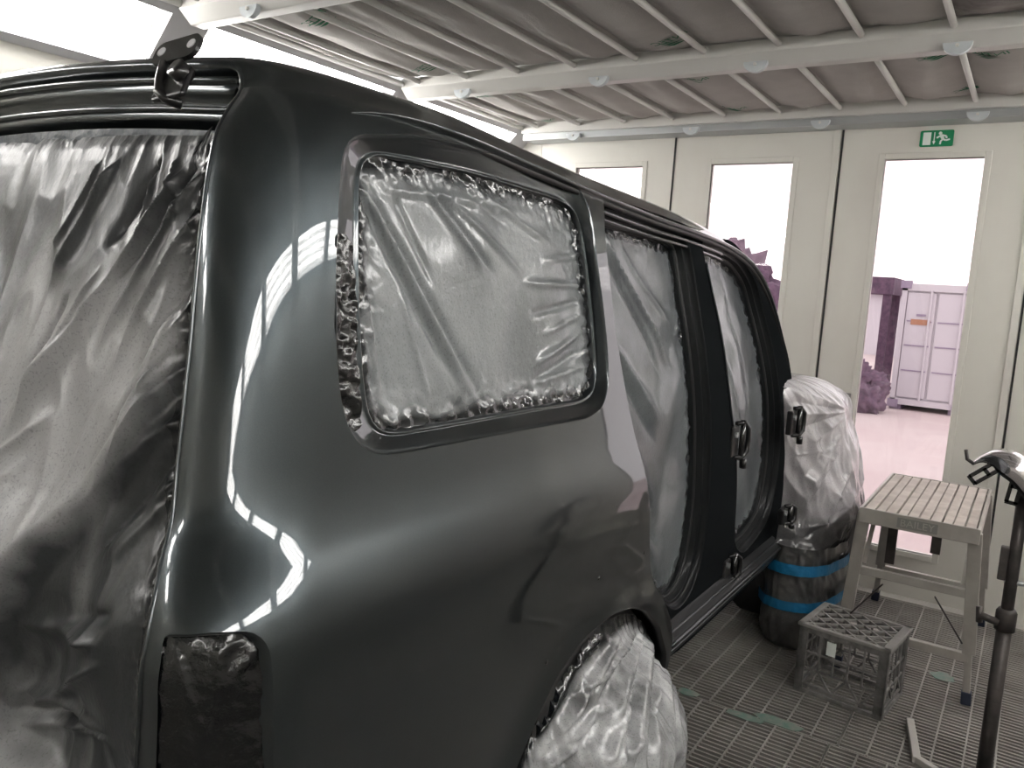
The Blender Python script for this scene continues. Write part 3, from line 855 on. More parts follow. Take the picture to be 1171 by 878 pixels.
# sill
ys = np.linspace(2.36, 3.67, 40)
prof = [(-.10, .075), (-.045, .072), (-.022, .060), (-.012, .040), (.004, .032), (.012, .024), (.013, .014), (.004, .006), (-.002, .000), (.002, -.010), (-.004, -.03), (-.03, -.05), (-.10, -.055)]
P = np.stack([np.stack([np.full(len(ys), -.862+a), ys, np.full(len(ys), .462+b)], 1) for a, b in prof])
carpart('sill', grid_mesh(P, 'sill'), 'jamb', mirror=True)
for a, b_, r in ((.010, .020, .0065), (-.010, .044, .004), (.002, -.008, .004)):  # rounded beads added to draw thin highlight lines along the sill
    carpart('sill_highlight', MB().tube([(-.862+a, y, .462+b_) for y in ys], r, 8).mesh('sill_highlight'), 'paint')

# ---- hinges left on the pillars after the doors were taken off
def door_hinge(px, py, name='door_hinge', s=1.0, xp=None):
    PROFILE[0] = FXF; c = S(*PQ(px, py, OFF), OFF); PROFILE[0] = FX
    if xp is not None: c = on(px, py, 0, xp)
    h = MB()
    h.box(-.012, .006, -.05, .004, -.045*s, .045*s)
    a = h.build(name, 'black', None, bevel=.004)
    a.parent = car; a.matrix_parent_inverse = CARINV; a.location = tuple(c); a.scale = (1.4, 1.4, 1.3)
    k = MB().tube([(.0, -.01, .05*s), (.014, .014, .052*s), (.022, .030, .034*s), (.022, .034, 0), (.022, .030, -.034*s), (.014, .014, -.052*s), (.0, -.01, -.05*s)], .0075, 8)
    k.build('hinge_loop', 'black', a, smooth=True)
    MB().tube([(.012, .012, -.06*s), (.012, .012, .06*s)], .008, 10).build('hinge_pin', 'gloss_black', a, smooth=True)
    l = MB().tube([(.016, .026, -.058*s), (.016, .030, -.085*s)], .010, 10); l.build('hinge_lug', 'black', a, smooth=True)
    MB().tube([(-.004, -.03, .02*s), (.012, -.03, .02*s)], .009, 6).build('hinge_bolt', 'galv', a)
door_hinge(842, 503); door_hinge(833, 648, s=.7); door_hinge(908, 482, s=.9, xp=-.835); door_hinge(898, 588, s=.6, xp=-.835)

# ---- tailgate opening
eq = np.concatenate([np.linspace(0.42, 1.84, 60), np.linspace(1.86, 2.1, 26), np.linspace(2.14, 2.72, 16)])
E = S(FR(eq)+RY-LC, eq)
Em = E[::-1][1:].copy(); Em[:, 0] = -3.64-Em[:, 0]
EP = np.vstack([E, Em]); kq = np.r_[eq, eq[::-1][1:]]
T = np.gradient(EP, axis=0)
for _ in range(6): T[1:-1] = (T[:-2]+2*T[1:-1]+T[2:])/4
IN = np.stack([-T[:, 2], 0*T[:, 0], T[:, 0]], 1); IN /= np.linalg.norm(IN, axis=1)[:, None]
for _ in range(10): IN[1:-1] = (IN[:-2]+2*IN[1:-1]+IN[2:])/4
IN /= np.linalg.norm(IN, axis=1)[:, None]
kk = (1 + 1.5*sstep(1.80, 2.05, kq))[:, None]
def ering(a, d): return EP + IN*kk*a + np.array([0, d, 0])
tsteps = [(0, 0), (.001, -.003), (.004, -.004), (.006, .002), (.007, .014), (.016, .019), (.019, .016), (.021, .019), (.023, .032), (.033, .036), (.036, .033), (.038, .037), (.040, .05), (.052, .054)]
carpart('tailgate_opening', grid_mesh(np.stack([ering(a, d) for a, d in tsteps]), 'tailgate_opening'), 'paint')
# header beads
sel = np.where(kq > 1.93)[0]
for a, d, r in ((.012, .010, .006), (.030, .030, .005)):
    carpart('header_bead', MB().tube([tuple(p) for p in ering(a, d)[sel]], r, 8).mesh('header_bead'), 'paint')
# tailgate hinges on the header
def tail_hinge(px, py, yy):
    c = on(px, py, 1, yy)
    h = MB().prism(rrect(-.052, .052, -.024, .024, .018), -.004, .004)
    a = h.build('tailgate_hinge', 'black', None); a.parent = car; a.matrix_parent_inverse = CARINV
    a.location = tuple(c); a.rotation_euler = (-0.5, -0.12, 0.1)
    for x in (-.034, .036):
        MB().tube([(x, -.0055, 0.002), (x, .0055, 0.002)], .009, 12).build('hinge_hole', 'slope', a)
    k = MB().tube([(-.02, .0, -.02), (-.02, .004, -.05), (-.012, .006, -.078), (.004, .012, -.09), (.02, .03, -.09)], .009, 8); k.build('hinge_arm', 'black', a, smooth=True)
    MB().tube([(.026, -.008, -.048), (.026, .018, -.048)], .017, 12).build('hinge_pivot', 'black', a, smooth=True)
    MB().box(-.028, .045, .006, .016, -.092, -.036).build('hinge_plate', 'black', a, bevel=.004)
tail_hinge(203, 58, .835)
o2 = tail_hinge
# ---- underbody, wheels, windscreen skin: closes the body
b = MB(); b.box(-2.66, -0.98, 0.80, 4.55, .34, .50)
carpart('underbody', b.mesh('underbody'), 'seal', smooth=False)
carpart('cabin_floor', MB().box(-2.62, -1.02, 0.80, 3.6, .50, .55).mesh('cabin_floor'), 'seal', smooth=False)
def wheel(x, y, r=.375):
    prof = [(.115, .20), (.125, .30), (.12, r-.02), (.09, r), (-.09, r), (-.12, r-.02), (-.125, .30), (-.115, .20), (-.09, .10), (.06, .10)]
    n = 32; P = np.zeros((len(prof)+1, n, 3))
    for i, (a, rr) in enumerate(prof+[prof[0]]):
        for k in range(n):
            t = 2*PI*k/n; P[i, k] = (x+a, y+rr*math.cos(t), r+rr*math.sin(t))
    return grid_mesh(P, 'wheel', wrap=True)
for y in (1.90, 4.12):
    for x in (-1.0, -2.64): carpart('wheel', wheel(x, y), 'tyre')
P = np.zeros((14, 12, 3))
for i, u in enumerate(np.linspace(0, 1, 14)):
    for j, w in enumerate(np.linspace(0, 1, 12)):
        x = -1.82 + (w-.5)*2*(.66+.10*u); y = 3.10+.50*u + .06*math.sin(PI*w); P[i, j] = (x, y, 1.85-.70*u)
carpart('windscreen', grid_mesh(P, 'windscreen'), 'seal')
# ================================================================== MASKING FILM
def film_thing(name, me, material, label, loc=None):
    o = link(name, me, material); tag(o, label, 'masking film'); return o
def film_on_side(name, loop, off, step, lines, crum=0.007, ew=0.028, label='', material='film_window', wav=0.006, erag=0.5):
    vo, F = tri2d(loop, [], step)
    d = dist_poly(vo, loop)
    disp = folds(vo, lines)
    disp = disp + wav*nz(vo[:, 0], vo[:, 1], vo[:, 0]*0, 5.0)*np.clip(d/.05, 0, 1)
    e = np.exp(-(d/ew)**1.6)
    cr = crumple(vo[:, 0], vo[:, 1], 38)*.6 + crumple(vo[:, 0]+9, vo[:, 1], 85)*.4
    disp = disp*np.clip(d/.02, 0, 1) + crum*cr*(e*1.0+.04)
    rag = nz(vo[:, 0], vo[:, 1], vo[:, 0]*0+5, 22)
    ed = np.clip(1.25*np.exp(-(d/(ew*(.55+erag*rag)))**2), 0, 1)
    P = S(vo[:, 0], vo[:, 1], off); P[:, 0] += disp
    me = bpy.data.meshes.new(name); me.from_pydata(P.tolist(), [], F.tolist()); me.update()
    a = me.attributes.new('edge', 'FLOAT', 'POINT'); a.data.foreach_set('value', ed)
    me.polygons.foreach_set('use_smooth', [True]*len(me.polygons))
    n = np.zeros(3); me.polygons[0].normal.x
    if sum(p.normal.x for p in me.polygons[:200]) < 0: me.flip_normals()
    return film_thing(name, me, material, label)
def projv(P):
    d = np.asarray(P).reshape(-1, 3) - CAM; z = d @ CF
    return np.stack([W/2 + FPX*(d @ CR)/z, H/2 - FPX*(d @ CU)/z], 1)
def FL(rows):
    return [(PQ(a, b), PQ(c, d), w, amp) for a, b, c, d, w, amp in rows]
wl = FL([(425, 195, 560, 455, .012, .013), (433, 195, 572, 458, .008, -.012), (418, 195, 548, 450, .008, -.010), (500, 205, 575, 310, .008, .009), (508, 208, 590, 320, .006, -.008),
         (515, 210, 620, 315, .005, .007), (412, 190, 460, 480, .010, .008), (470, 215, 520, 330, .006, -.006), (480, 330, 515, 470, .007, .006), (440, 300, 470, 480, .006, -.005),
         (686, 328, 620, 325, .006, .008), (686, 345, 625, 362, .006, -.007), (686, 380, 630, 420, .008, .009), (688, 400, 600, 462, .009, -.009), (690, 420, 590, 455, .007, .008),
         (686, 360, 640, 385, .005, .006), (690, 290, 640, 300, .005, .006), (455, 215, 640, 250, .010, .006), (430, 350, 445, 480, .005, .005), (560, 215, 650, 280, .006, .006), (530, 200, 600, 260, .005, -.005)])
film_on_side('masking_film', inset(win_in, .008), .050, .0065, wl, crum=.011, ew=.045, label='silvery masking film stretched over the rear side window', material='film_window')
dl_ = FL([(722, 262, 800, 430, .012, .015), (716, 262, 792, 440, .009, -.013), (700, 345, 800, 500, .022, .020), (705, 360, 798, 520, .016, -.016), (712, 420, 790, 560, .014, .013),
          (730, 470, 795, 600, .018, .017), (735, 500, 790, 640, .014, -.014), (745, 560, 788, 660, .014, .014), (745, 610, 782, 680, .012, .014), (710, 258, 694, 300, .008, .010), (740, 270, 800, 380, .008, .008), (705, 400, 750, 470, .008, .009)])
PROFILE[0] = FXF
film_on_side('masking_film', inset(rear_hole, .040), .088, .011, dl_, crum=.010, ew=.035, label='grey masking film over the rear door opening', material='film_door', wav=.012)
fl_ = FL([(815, 300, 840, 500, .016, .014), (826, 300, 870, 520, .012, .012), (850, 330, 880, 480, .009, -.010), (822, 320, 848, 560, .01, -.010), (848, 560, 880, 480, .012, .010)])
film_on_side('masking_film', inset(front_hole, .040), .088, .012, fl_, crum=.010, ew=.035, label='pale grey masking film over the front door opening', material='film_door', wav=.012)
PROFILE[0] = FX
film_on_side('masking_film', inset(lamp_hole, .006), .022, .007, FL([(200, 730, 240, 860, .012, .008), (260, 730, 230, 870, .014, .008), (300, 740, 260, 800, .01, .008)]), crum=.012, ew=.035,
             label='wet black film crumpled in the tail lamp recess', material='wrap_black', wav=.012)
# crumpled strip in the rear ledge of the window
strip_px = [(384, 265), (396, 268), (406, 285), (408, 360), (411, 440), (414, 486), (404, 496), (394, 480), (387, 430), (384, 380)]
film_on_side('masking_tape', resample(PL(strip_px), 70, smooth=1), .006, .0045, [], crum=.010, ew=.09, label='crumpled black tape strip along the rear edge of the side window', material='wrap_black')

# film over the tailgate opening
inner = ering(.050, .046)
nR = len(E)
sideq = (kq < 1.98); right = inner[:nR]; rs = right[eq < 1.93]
zr = rs[:, 2]; o_ = np.argsort(zr)
xr_f = lambda z: np.interp(z, zr[o_], rs[o_, 0]); yr_f = lambda z: np.interp(z, zr[o_], rs[o_, 1])
hd = right[eq > 1.98]; ho = np.argsort(hd[:, 0])
ztop = lambda x: np.interp(np.where(x < -1.82, -3.64-x, x), hd[ho, 0], hd[ho, 2])
na, nb = 330, 300
a_, b_ = np.meshgrid(np.r_[np.linspace(0, .62, 270), np.linspace(.63, 1, na-270)], np.linspace(0, 1, nb), indexing='ij')
zz0 = 1.84 - b_*(1.84-.40)
xr = xr_f(zz0); X = xr + a_*(-3.64-2*xr)
Zt = ztop(X); Zz = Zt - b_*(Zt-.40)
Y = yr_f(Zz)
PX = np.stack([X.ravel(), Zz.ravel()], 1)
def TP(px, py): p = on(px, py, 1, .72); return (p[0], p[2])
K = np.array([TP(*p) for p in ((262, 180), (248, 240), (230, 303), (150, 470), (79, 612), (47, 681), (27, 735), (30, 785), (60, 835), (110, 880), (140, 960))])
K = resample(K, 60, closed=False, smooth=2)
dk = dist_poly(PX, K, closed=False)
inside = pip(PX, np.vstack([K, [[-.70, K[-1, 1]-.2], [-.70, 1.95]]]))
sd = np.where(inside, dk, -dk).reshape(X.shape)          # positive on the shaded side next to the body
grow = sstep(1.80, .95, Zz)
bulge = .075*grow*(1-sstep(-.010, .05, sd)) + .012*grow
away = sstep(0, .06, (xr-X))
pitfall = .030*np.exp(-((sd-.13)/.07)**2)*grow*sstep(1.35, 1.1, Zz)
tf = []
for (x0, y0, x1, y1, w, am) in ((28, 160, 0, 290, .012, .014), (48, 160, 12, 330, .014, .018), (90, 160, 60, 280, .012, -.02), (128, 165, 20, 480, .016, .020), (140, 165, 75, 330, .010, -.016), (150, 170, 80, 400, .010, .014),
                                 (172, 165, 105, 420, .010, .013), (195, 168, 120, 470, .009, -.012), (215, 170, 150, 400, .009, .012), (228, 172, 130, 500, .011, .013), (240, 180, 100, 560, .010, -.010), (245, 200, 120, 560, .009, .012),
                                 (246, 230, 170, 440, .007, .009), (244, 260, 150, 500, .006, -.008), (230, 400, 90, 600, .014, .014), (225, 430, 110, 650, .012, -.010), (222, 470, 130, 640, .012, .010), (210, 520, 140, 640, .01, .008),
                                 (165, 720, 60, 700, .020, .018), (168, 740, 60, 800, .012, .014), (168, 820, 50, 770, .014, .016), (168, 825, 45, 790, .009, -.012), (168, 830, 60, 810, .008, .010), (170, 690, 100, 700, .016, -.012),
                                 (60, 300, 25, 500, .014, .012), (35, 330, 10, 480, .015, -.012), (20, 520, 60, 470, .014, .010), (0, 600, 50, 520, .016, .010), (110, 160, 128, 250, .006, .010), (84, 160, 95, 260, .006, .012)):
    tf.append((TP(x0, y0), TP(x1, y1), w, am))
fd = folds(PX, tf).reshape(X.shape)
wav = .016*nz(X*1.6, Zz*.5, X*0+2, 4.0).reshape(X.shape) + .006*crumple(X*1.5, Zz*.55, 11).reshape(X.shape)
dedge = np.minimum(xr-X, (Zt-Zz)*1.2); dedge = np.minimum(dedge, 1.0)
cr = (.007*crumple(X, Zz, 42)+.004*crumple(X+5, Zz, 90)).reshape(X.shape)*(np.exp(-((xr-X)/.03)**1.5) + .25*np.exp(-((Zt-Zz)/.02)**2))
Yf = Y - away*(bulge + wav) - np.clip(dedge/.02, 0, 1)*fd + pitfall*away - cr
ed = np.clip(1.2*np.exp(-(dedge/.022)**2), 0, 1)*(Zz < 1.80)
dust_and_light = .27*(1-sstep(-.03, .06, sd))*sstep(1.75, 1.25, Zz) - .05*sstep(-.02, .05, sd) - .17*sstep(1.40, 1.72, Zz)  # overspray plus painted light: bulge lightened, shaded side and top darkened
me = grid_mesh(np.stack([X, Yf, Zz], -1), 'tailgate_film', edge=ed, dust_and_light=dust_and_light)
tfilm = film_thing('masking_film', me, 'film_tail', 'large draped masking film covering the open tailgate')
# taped header strip of that film
hp = [p for p, q in zip(ering(.047, .042), kq) if q > 1.985]
hp = np.array(hp)
P = np.stack([hp + np.array([0, -.004-.002*math.sin(k*9), .008-k*.046]) for k in (0, .33, .66, 1)])
P[..., 1] += .003*nz(P[..., 0], P[..., 2]*3, P[..., 1], 26).reshape(P.shape[:2])
t = link('tape_strip', grid_mesh(P, 'tape_strip'), 'tape_grey', tfilm)

# bag over the rear wheel
nphi, nh = 300, 130
ph, hh = np.meshgrid(np.linspace(math.radians(-118), math.radians(100), nphi), np.linspace(0, 1, nh), indexing='ij')
sn, cs = np.sin(ph), np.cos(ph)
by = AY+.02 + np.where(sn < 0, .47, .47)*(-sn) * (1 - 0*hh)
bulb = sstep(0, .5, hh)
topz = AZ + (AR-.035)*np.sqrt(np.clip(1-(sn*.93)**2, .0, 1))*1.0
topz = np.where(cs < 0, AZ+.17, topz)
rx_t, rx_b = .02, .20
xc = -.90
gather = .16*np.sin(PI*np.clip(hh, 0, 1))
Xb = xc + np.clip(cs, -.4, 1)*(rx_t + (rx_b-rx_t)*bulb) + .02*bulb
yspread = 1 - .10*(1-bulb) + .09*sstep(.45, 1, hh)
Yb = AY+.02 - .455*sn*yspread
Zb = topz*(1-hh) + .003*hh
u = ph*.47
wr = .006*crumple(u*1.0+.3*hh, hh*.12, 9.0).reshape(ph.shape)*sstep(0, .12, hh) + .007*crumple(u, hh*.10+3, 26).reshape(ph.shape) + .012*nz(u, hh*.4, u*0, 4.5).reshape(ph.shape)*bulb
lump = .003*crumple(u+7, hh*.8, 12).reshape(ph.shape)*sstep(.2, .5, hh)*(1-sstep(.75, .95, hh))
Xb = Xb + (wr+lump)*np.clip(cs+.3, .15, 1); Yb = Yb - (wr)*sn*.7
Zb = np.maximum(Zb + .012*nz(u, hh, u, 9).reshape(ph.shape)*(1-hh)*hh*4, .003)
PB = np.stack([Xb, Yb, Zb], -1); pp = projv(PB)
bf = [((735, 716), (700, 830), 5, .016), ((739, 718), (715, 850), 4, -.014), ((745, 716), (728, 870), 5, .018), ((750, 718), (742, 870), 4, -.014), ((755, 720), (758, 880), 5, .016), ((732, 720), (660, 860), 5, -.014),
      ((728, 722), (640, 830), 6, .018), ((712, 722), (620, 860), 5, .016), ((690, 722), (648, 765), 3, .012), ((665, 735), (612, 850), 4, .014), ((640, 770), (600, 870), 4, -.014), ((760, 730), (770, 880), 5, .014),
      ((700, 800), (640, 850), 8, .022), ((690, 780), (650, 800), 6, -.020), ((720, 800), (690, 878), 7, .018), ((660, 850), (620, 878), 8, .016), ((745, 800), (770, 860), 6, -.012), ((735, 840), (700, 878), 7, .014)] + [((738+2.2*k, 722), (700+8.5*k, 900), 2.2, .007*(-1)**k) for k in range(11)]
fo = folds(pp, bf).reshape(ph.shape)
PB[..., 0] += fo*np.clip(cs+.2, .1, 1); PB[..., 1] -= fo*sn*.4
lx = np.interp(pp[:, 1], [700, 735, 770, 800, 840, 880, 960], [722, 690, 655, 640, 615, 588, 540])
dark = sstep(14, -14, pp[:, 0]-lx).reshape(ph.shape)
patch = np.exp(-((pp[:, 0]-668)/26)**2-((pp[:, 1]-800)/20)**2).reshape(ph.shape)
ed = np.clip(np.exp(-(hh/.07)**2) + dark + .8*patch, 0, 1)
Xb, Yb, Zb = PB[..., 0], PB[..., 1], np.maximum(PB[..., 2], .003)
film_thing('wheel_bag', grid_mesh(np.stack([Xb, Yb, Zb], -1), 'wheel_bag', edge=ed), 'film_wheel', 'white plastic bag hanging in the rear wheel arch')

# plastic over the front wing and bonnet
def blob(levels, n=260, m_=200, y_c=4.12, wr=.015, seed=0., nm='wrap', phi0=-112, phi1=110, ridge=7.0):
    """levels: (z, x_out, y_back, y_front)"""
    L = np.array(levels); zz = np.linspace(L[0, 0], L[-1, 0], m_)
    ph, Z = np.meshgrid(np.radians(np.linspace(phi0, phi1, n)), zz, indexing='ij')
    fx = hermite(L[::-1, 0], L[::-1, 1]) if L[0, 0] > L[-1, 0] else hermite(L[:, 0], L[:, 1])
    fb = hermite(L[::-1, 0], L[::-1, 2]) if L[0, 0] > L[-1, 0] else hermite(L[:, 0], L[:, 2])
    ff = hermite(L[::-1, 0], L[::-1, 3]) if L[0, 0] > L[-1, 0] else hermite(L[:, 0], L[:, 3])
    sn, cs = np.sin(ph), np.cos(ph)
    yb, yf, xo = fb(Z), ff(Z), fx(Z)
    yc = (yb+yf)/2; ry = (yf-yb)/2; x0 = -1.02
    X = x0 + (xo-x0)*np.sign(cs)*np.abs(cs)**.7; Y = yc + ry*np.sign(sn)*np.abs(sn)**.8
    u = ph*.4
    w = wr*crumple(u+seed, Z*.7+u*.6, ridge).reshape(ph.shape) + wr*.6*crumple(u*1.2+seed+4, Z*.4-u*.5, ridge*2.4).reshape(ph.shape) + wr*nz(u, Z, u*0+seed, 3).reshape(ph.shape)
    return np.stack([X + w*np.clip(cs+.2, 0, 1), Y + w*sn*.6, np.maximum(Z, .003)], -1)
P = blob([(1.246, -1.01, 3.70, 3.80), (1.238, -.93, 3.68, 4.15), (1.20, -.84, 3.67, 4.40), (1.12, -.765, 3.69, 4.62), (1.0, -.735, 3.72, 4.66), (.86, -.69, 3.75, 4.68), (.66, -.645, 3.78, 4.66), (.50, -.625, 3.76, 4.62), (.42, -.612, 3.72, 4.58), (.36, -.618, 3.76, 4.55)], wr=.016)
pp = projv(P)
wf_ = [((968, 468), (905, 443), 5, .012), ((968, 470), (905, 458), 4, -.012), ((968, 471), (905, 474), 5, .013), ((968, 472), (912, 492), 4, -.010), ((967, 474), (910, 520), 5, .012),
       ((967, 480), (906, 590), 6, .020), ((965, 485), (912, 560), 4, -.012), ((962, 500), (905, 612), 5, .014), ((958, 520), (910, 600), 4, -.012), ((975, 530), (930, 620), 5, .012),
       ((978, 560), (945, 640), 6, .014), ((910, 605), (985, 590), 5, .012), ((915, 620), (975, 575), 4, -.010), ((920, 640), (960, 610), 4, .012), ((940, 650), (925, 620), 4, .012), ((970, 600), (955, 655), 4, -.012), ((982, 570), (970, 655), 4, .010), ((905, 520), (945, 515), 3, .008), ((950, 560), (985, 600), 4, .010)]
P[..., 0] += folds(pp, wf_).reshape(P.shape[:2])
me = grid_mesh(P, 'front_wrap', edge=.75*sstep(.78, .5, P[..., 2]), dust_and_light=.12*sstep(.7, 1.0, P[..., 2]))
fw = film_thing('plastic_sheet', me, 'film_clear', 'clear plastic sheet wrapped over the front wing of the vehicle')
B = np.zeros((24, 20, 3))
for i, u in enumerate(np.linspace(0, 1, 24)):
    for j, w in enumerate(np.linspace(0, 1, 20)):
        x = -.905 - u*1.83; y = 3.67 + w*.96
        z = 1.235 + .05*math.sin(PI*u) - .16*w**2 + .012*noise.noise(Vector((x*4, y*4, 0)))
        if u in (0., 1.): z -= .03
        B[i, j] = (x, y, z)
link('bonnet_cover', grid_mesh(B, 'bonnet_cover', edge=np.zeros((24, 20))), 'film_clear', fw)
def bundle(levels, n=200, m_=90, wr=.01, seed=0., ridge=9.):
    """closed wrapped bundle; levels (z, centre x, centre y, half width x, half width y)"""
    L = np.array(sorted(levels)); zz = np.linspace(L[0, 0], L[-1, 0], m_)
    ph, Z = np.meshgrid(np.linspace(0, 2*PI, n), zz, indexing='ij')
    f = [hermite(L[:, 0], L[:, k]) for k in (1, 2, 3, 4)]
    sn, cs = np.sin(ph), np.cos(ph)
    w = wr*crumple(np.cos(ph)*.4+seed, Z*.5+np.sin(ph)*.4, ridge).reshape(ph.shape) + wr*.5*crumple(np.cos(ph)*.4+seed+3, Z+np.sin(ph)*.4, ridge*2.3).reshape(ph.shape)
    X = f[0](Z) + (f[2](Z)+w)*np.sign(cs)*np.abs(cs)**.8; Y = f[1](Z) + (f[3](Z)+w)*np.sign(sn)*np.abs(sn)**.8
    return np.stack([X, Y, Z], -1)
BL = [(.003, -.80, 4.05, .135, .33), (.03, -.80, 4.05, .155, .36), (.15, -.80, 4.05, .165, .38), (.245, -.80, 4.05, .160, .38), (.33, -.80, 4.05, .170, .39), (.405, -.80, 4.05, .168, .39), (.50, -.80, 4.05, .17, .39)]
P2 = bundle(BL, wr=.009)
film_thing('wheel_bag', grid_mesh(P2, 'front_wheel_bag', edge=np.zeros(P2.shape[:2])), 'film_grey', 'grey plastic bag round the front wheel under blue tape')
for zc_, wd_, lb in ((.405, .050, 'upper strip of blue tape round the wrapped front wheel'), (.235, .046, 'lower strip of blue tape round the wrapped front wheel')):
    Pt = bundle([(zc_-wd_/2, -.80, 4.05, .185, .405), (zc_, -.80, 4.05, .186, .406), (zc_+wd_/2, -.80, 4.05, .185, .405)], wr=.005, m_=6, seed=2.)
    k_ = np.linspace(0, 1, Pt.shape[0])[:, None]
    Pt[..., 2] += .010*np.sin(k_*2*PI+1) + .007*nz(Pt[..., 0], Pt[..., 1], Pt[..., 2]*0, 14).reshape(Pt.shape[:2])
    o = link('blue_tape', grid_mesh(Pt, 'blue_tape'), 'tape_blue'); tag(o, lb, 'tape')
# ================================================================== LOOSE THINGS
# upturned crate
ct0, ct1 = np.array([-.666, 3.343]), np.array([-.322, 3.300])
dv = ct1-ct0; CWD = float(np.hypot(*dv)); rz = math.atan2(dv[1], dv[0])
crate = thing('crate', (ct0[0], ct0[1], 0), 'upturned grey plastic crate on the floor grating beside the step platform', 'crate', rz=rz)
cw, cdp, chh = CWD, .300, .285
def crate_side(axis, fixed, length, nm):
    b = MB(); t = .006
    def bx(a0, a1, z0, z1, d=0.0):
        if axis == 'x': b.box(a0, a1, fixed-t/2-d, fixed+t/2+d, z0, z1)
        else: b.box(fixed-t/2-d, fixed+t/2+d, a0, a1, z0, z1)
    bx(0.0, length, 0, .016, .004); bx(0, length, .030, .040, .001)
    for z in (.105, .175): bx(.03, length-.03, z-.004, z+.004)
    bx(0, length, chh-.030, chh-.004, .001)
    n = 5 if axis == 'x' else 4
    for k in range(1, n):
        a = .03+(length-.06)*k/n; bx(a-.004, a+.004, .10, chh-.01)
    def dg(a0, z0, a1, z1):
        p = (a0, fixed, z0) if axis == 'x' else (fixed, a0, z0); q = (a1, fixed, z1) if axis == 'x' else (fixed, a1, z1)
        b.bar(p, q, .008, t, up=(0, 1, 0) if axis == 'x' else (1, 0, 0))
    for k in range(n):
        a0 = .03+(length-.06)*k/n; a1 = .03+(length-.06)*(k+1)/n
        if k % 2: dg(a0, .105, a1, .03)
        else: dg(a0, .03, a1, .105)
    return b.build(nm, 'crate', crate)
crate_side('x', .006, cw, 'side_lattice'); crate_side('x', cdp-.006, cw, 'side_lattice')
crate_side('y', .006, cdp, 'side_lattice'); crate_side('y', cw-.006, cdp, 'side_lattice')
for x, y, sx, sy in ((0, 0, 1, 1), (cw, 0, -1, 1), (cw, cdp, -1, -1), (0, cdp, 1, -1)):
    b = MB()
    for a in (0, .012, .024):
        b.box(min(x+sx*a, x+sx*(a+.009)), max(x+sx*a, x+sx*(a+.009)), min(y, y+sy*.012), max(y, y+sy*.012), 0.0, chh-.004)
        b.box(min(x, x+sx*.012), max(x, x+sx*.012), min(y+sy*a, y+sy*(a+.009)), max(y+sy*a, y+sy*(a+.009)), 0.0, chh-.004)
    b.box(min(x, x+sx*.034), max(x, x+sx*.034), min(y, y+sy*.006), max(y, y+sy*.006), 0, chh-.004)
    b.box(min(x, x+sx*.006), max(x, x+sx*.006), min(y, y+sy*.034), max(y, y+sy*.034), 0, chh-.004)
    b.build('corner_post', 'crate', crate)
M['crate_top'] = mat('pale_crate_top', (.27, .26, .245), .6, color2=(.36, .345, .33), noise_scale=14)  # top rim and lattice in a lighter tone than the crate sides
b = MB(); e = .008
b.box(-e, cw+e, -e, .012, chh-.006, chh+.008); b.box(-e, cw+e, cdp-.012, cdp+e, chh-.006, chh+.008)
b.box(-e, .018, -e, cdp+e, chh-.006, chh+.008); b.box(cw-.026, cw+e, -e, cdp+e, chh-.006, chh+.008)
b.build('top_rim', 'crate_top', crate, bevel=.003)
b = MB(); st = .072
for s in (1, -1):
    k = -12
    while k < 16:
        pts = []
        c = k*st
        for x in np.linspace(.012, cw-.02, 40):
            y = c + s*x*.9
            if .008 <= y <= cdp-.008: pts.append((x, y))
        if len(pts) > 1: b.bar((pts[0][0], pts[0][1], chh), (pts[-1][0], pts[-1][1], chh), .007, .010)
        k += 1
b.build('base_lattice', 'crate_top', crate)
MB().box(.115, .150, -.003, .003, .19, .245).build('paper_tag', 'sign_white', crate)

# work platform
PT = .75
sl, sr, sf, sb = -.528, -.092, 3.605, 4.50
plat = thing('step_platform', ((sl+sr)/2, (sf+sb)/2, 0), 'aluminium folding step platform with slatted top in front of the door window', 'step platform')
ox, oy = (sl+sr)/2, (sf+sb)/2
def pb(b, name, material, **k):
    o = b.build(name, material, plat, **k); return o
hx, hy = (sr-sl)/2, (sb-sf)/2
ns = 10; wds = (2*hx-.02)/ns
for k in range(ns):
    a = -hx+.01+k*wds; g = .0055 if k % 2 else .0022
    b = MB().box(a+g, a+wds-.0022 if k % 2 == 0 else a+wds-.0022, -hy+.012, hy-.012, PT-.022, PT)
    pb(b, 'slat', 'slat', bevel=.002)
fr = pb(MB().box(-hx, hx, -hy, -hy+.012, PT-.062, PT+.003), 'front_rail', 'alu', bevel=.003)
pb(MB().box(-hx, hx, hy-.012, hy, PT-.062, PT+.003), 'rear_rail', 'alu', bevel=.003)
for s in (-1, 1):
    pb(MB().box(s*hx-.006, s*hx+.006, -hy, hy, PT-.062, PT+.002), 'side_rail', 'alu', bevel=.003)
lb = MB().box(-.075, .075, -hy-.0015, -hy, PT-.052, PT-.010).build('name_label', 'label_grey', fr)
tmx = text_mesh('BAILEY', .042, 'lettering'); tmx.materials.append(M['alu'])
to = link('lettering', tmx, None, fr); to.location = (0, -hy-.0024, PT-.031); to.rotation_euler = (PI/2, 0, 0)
lt = PT-.02
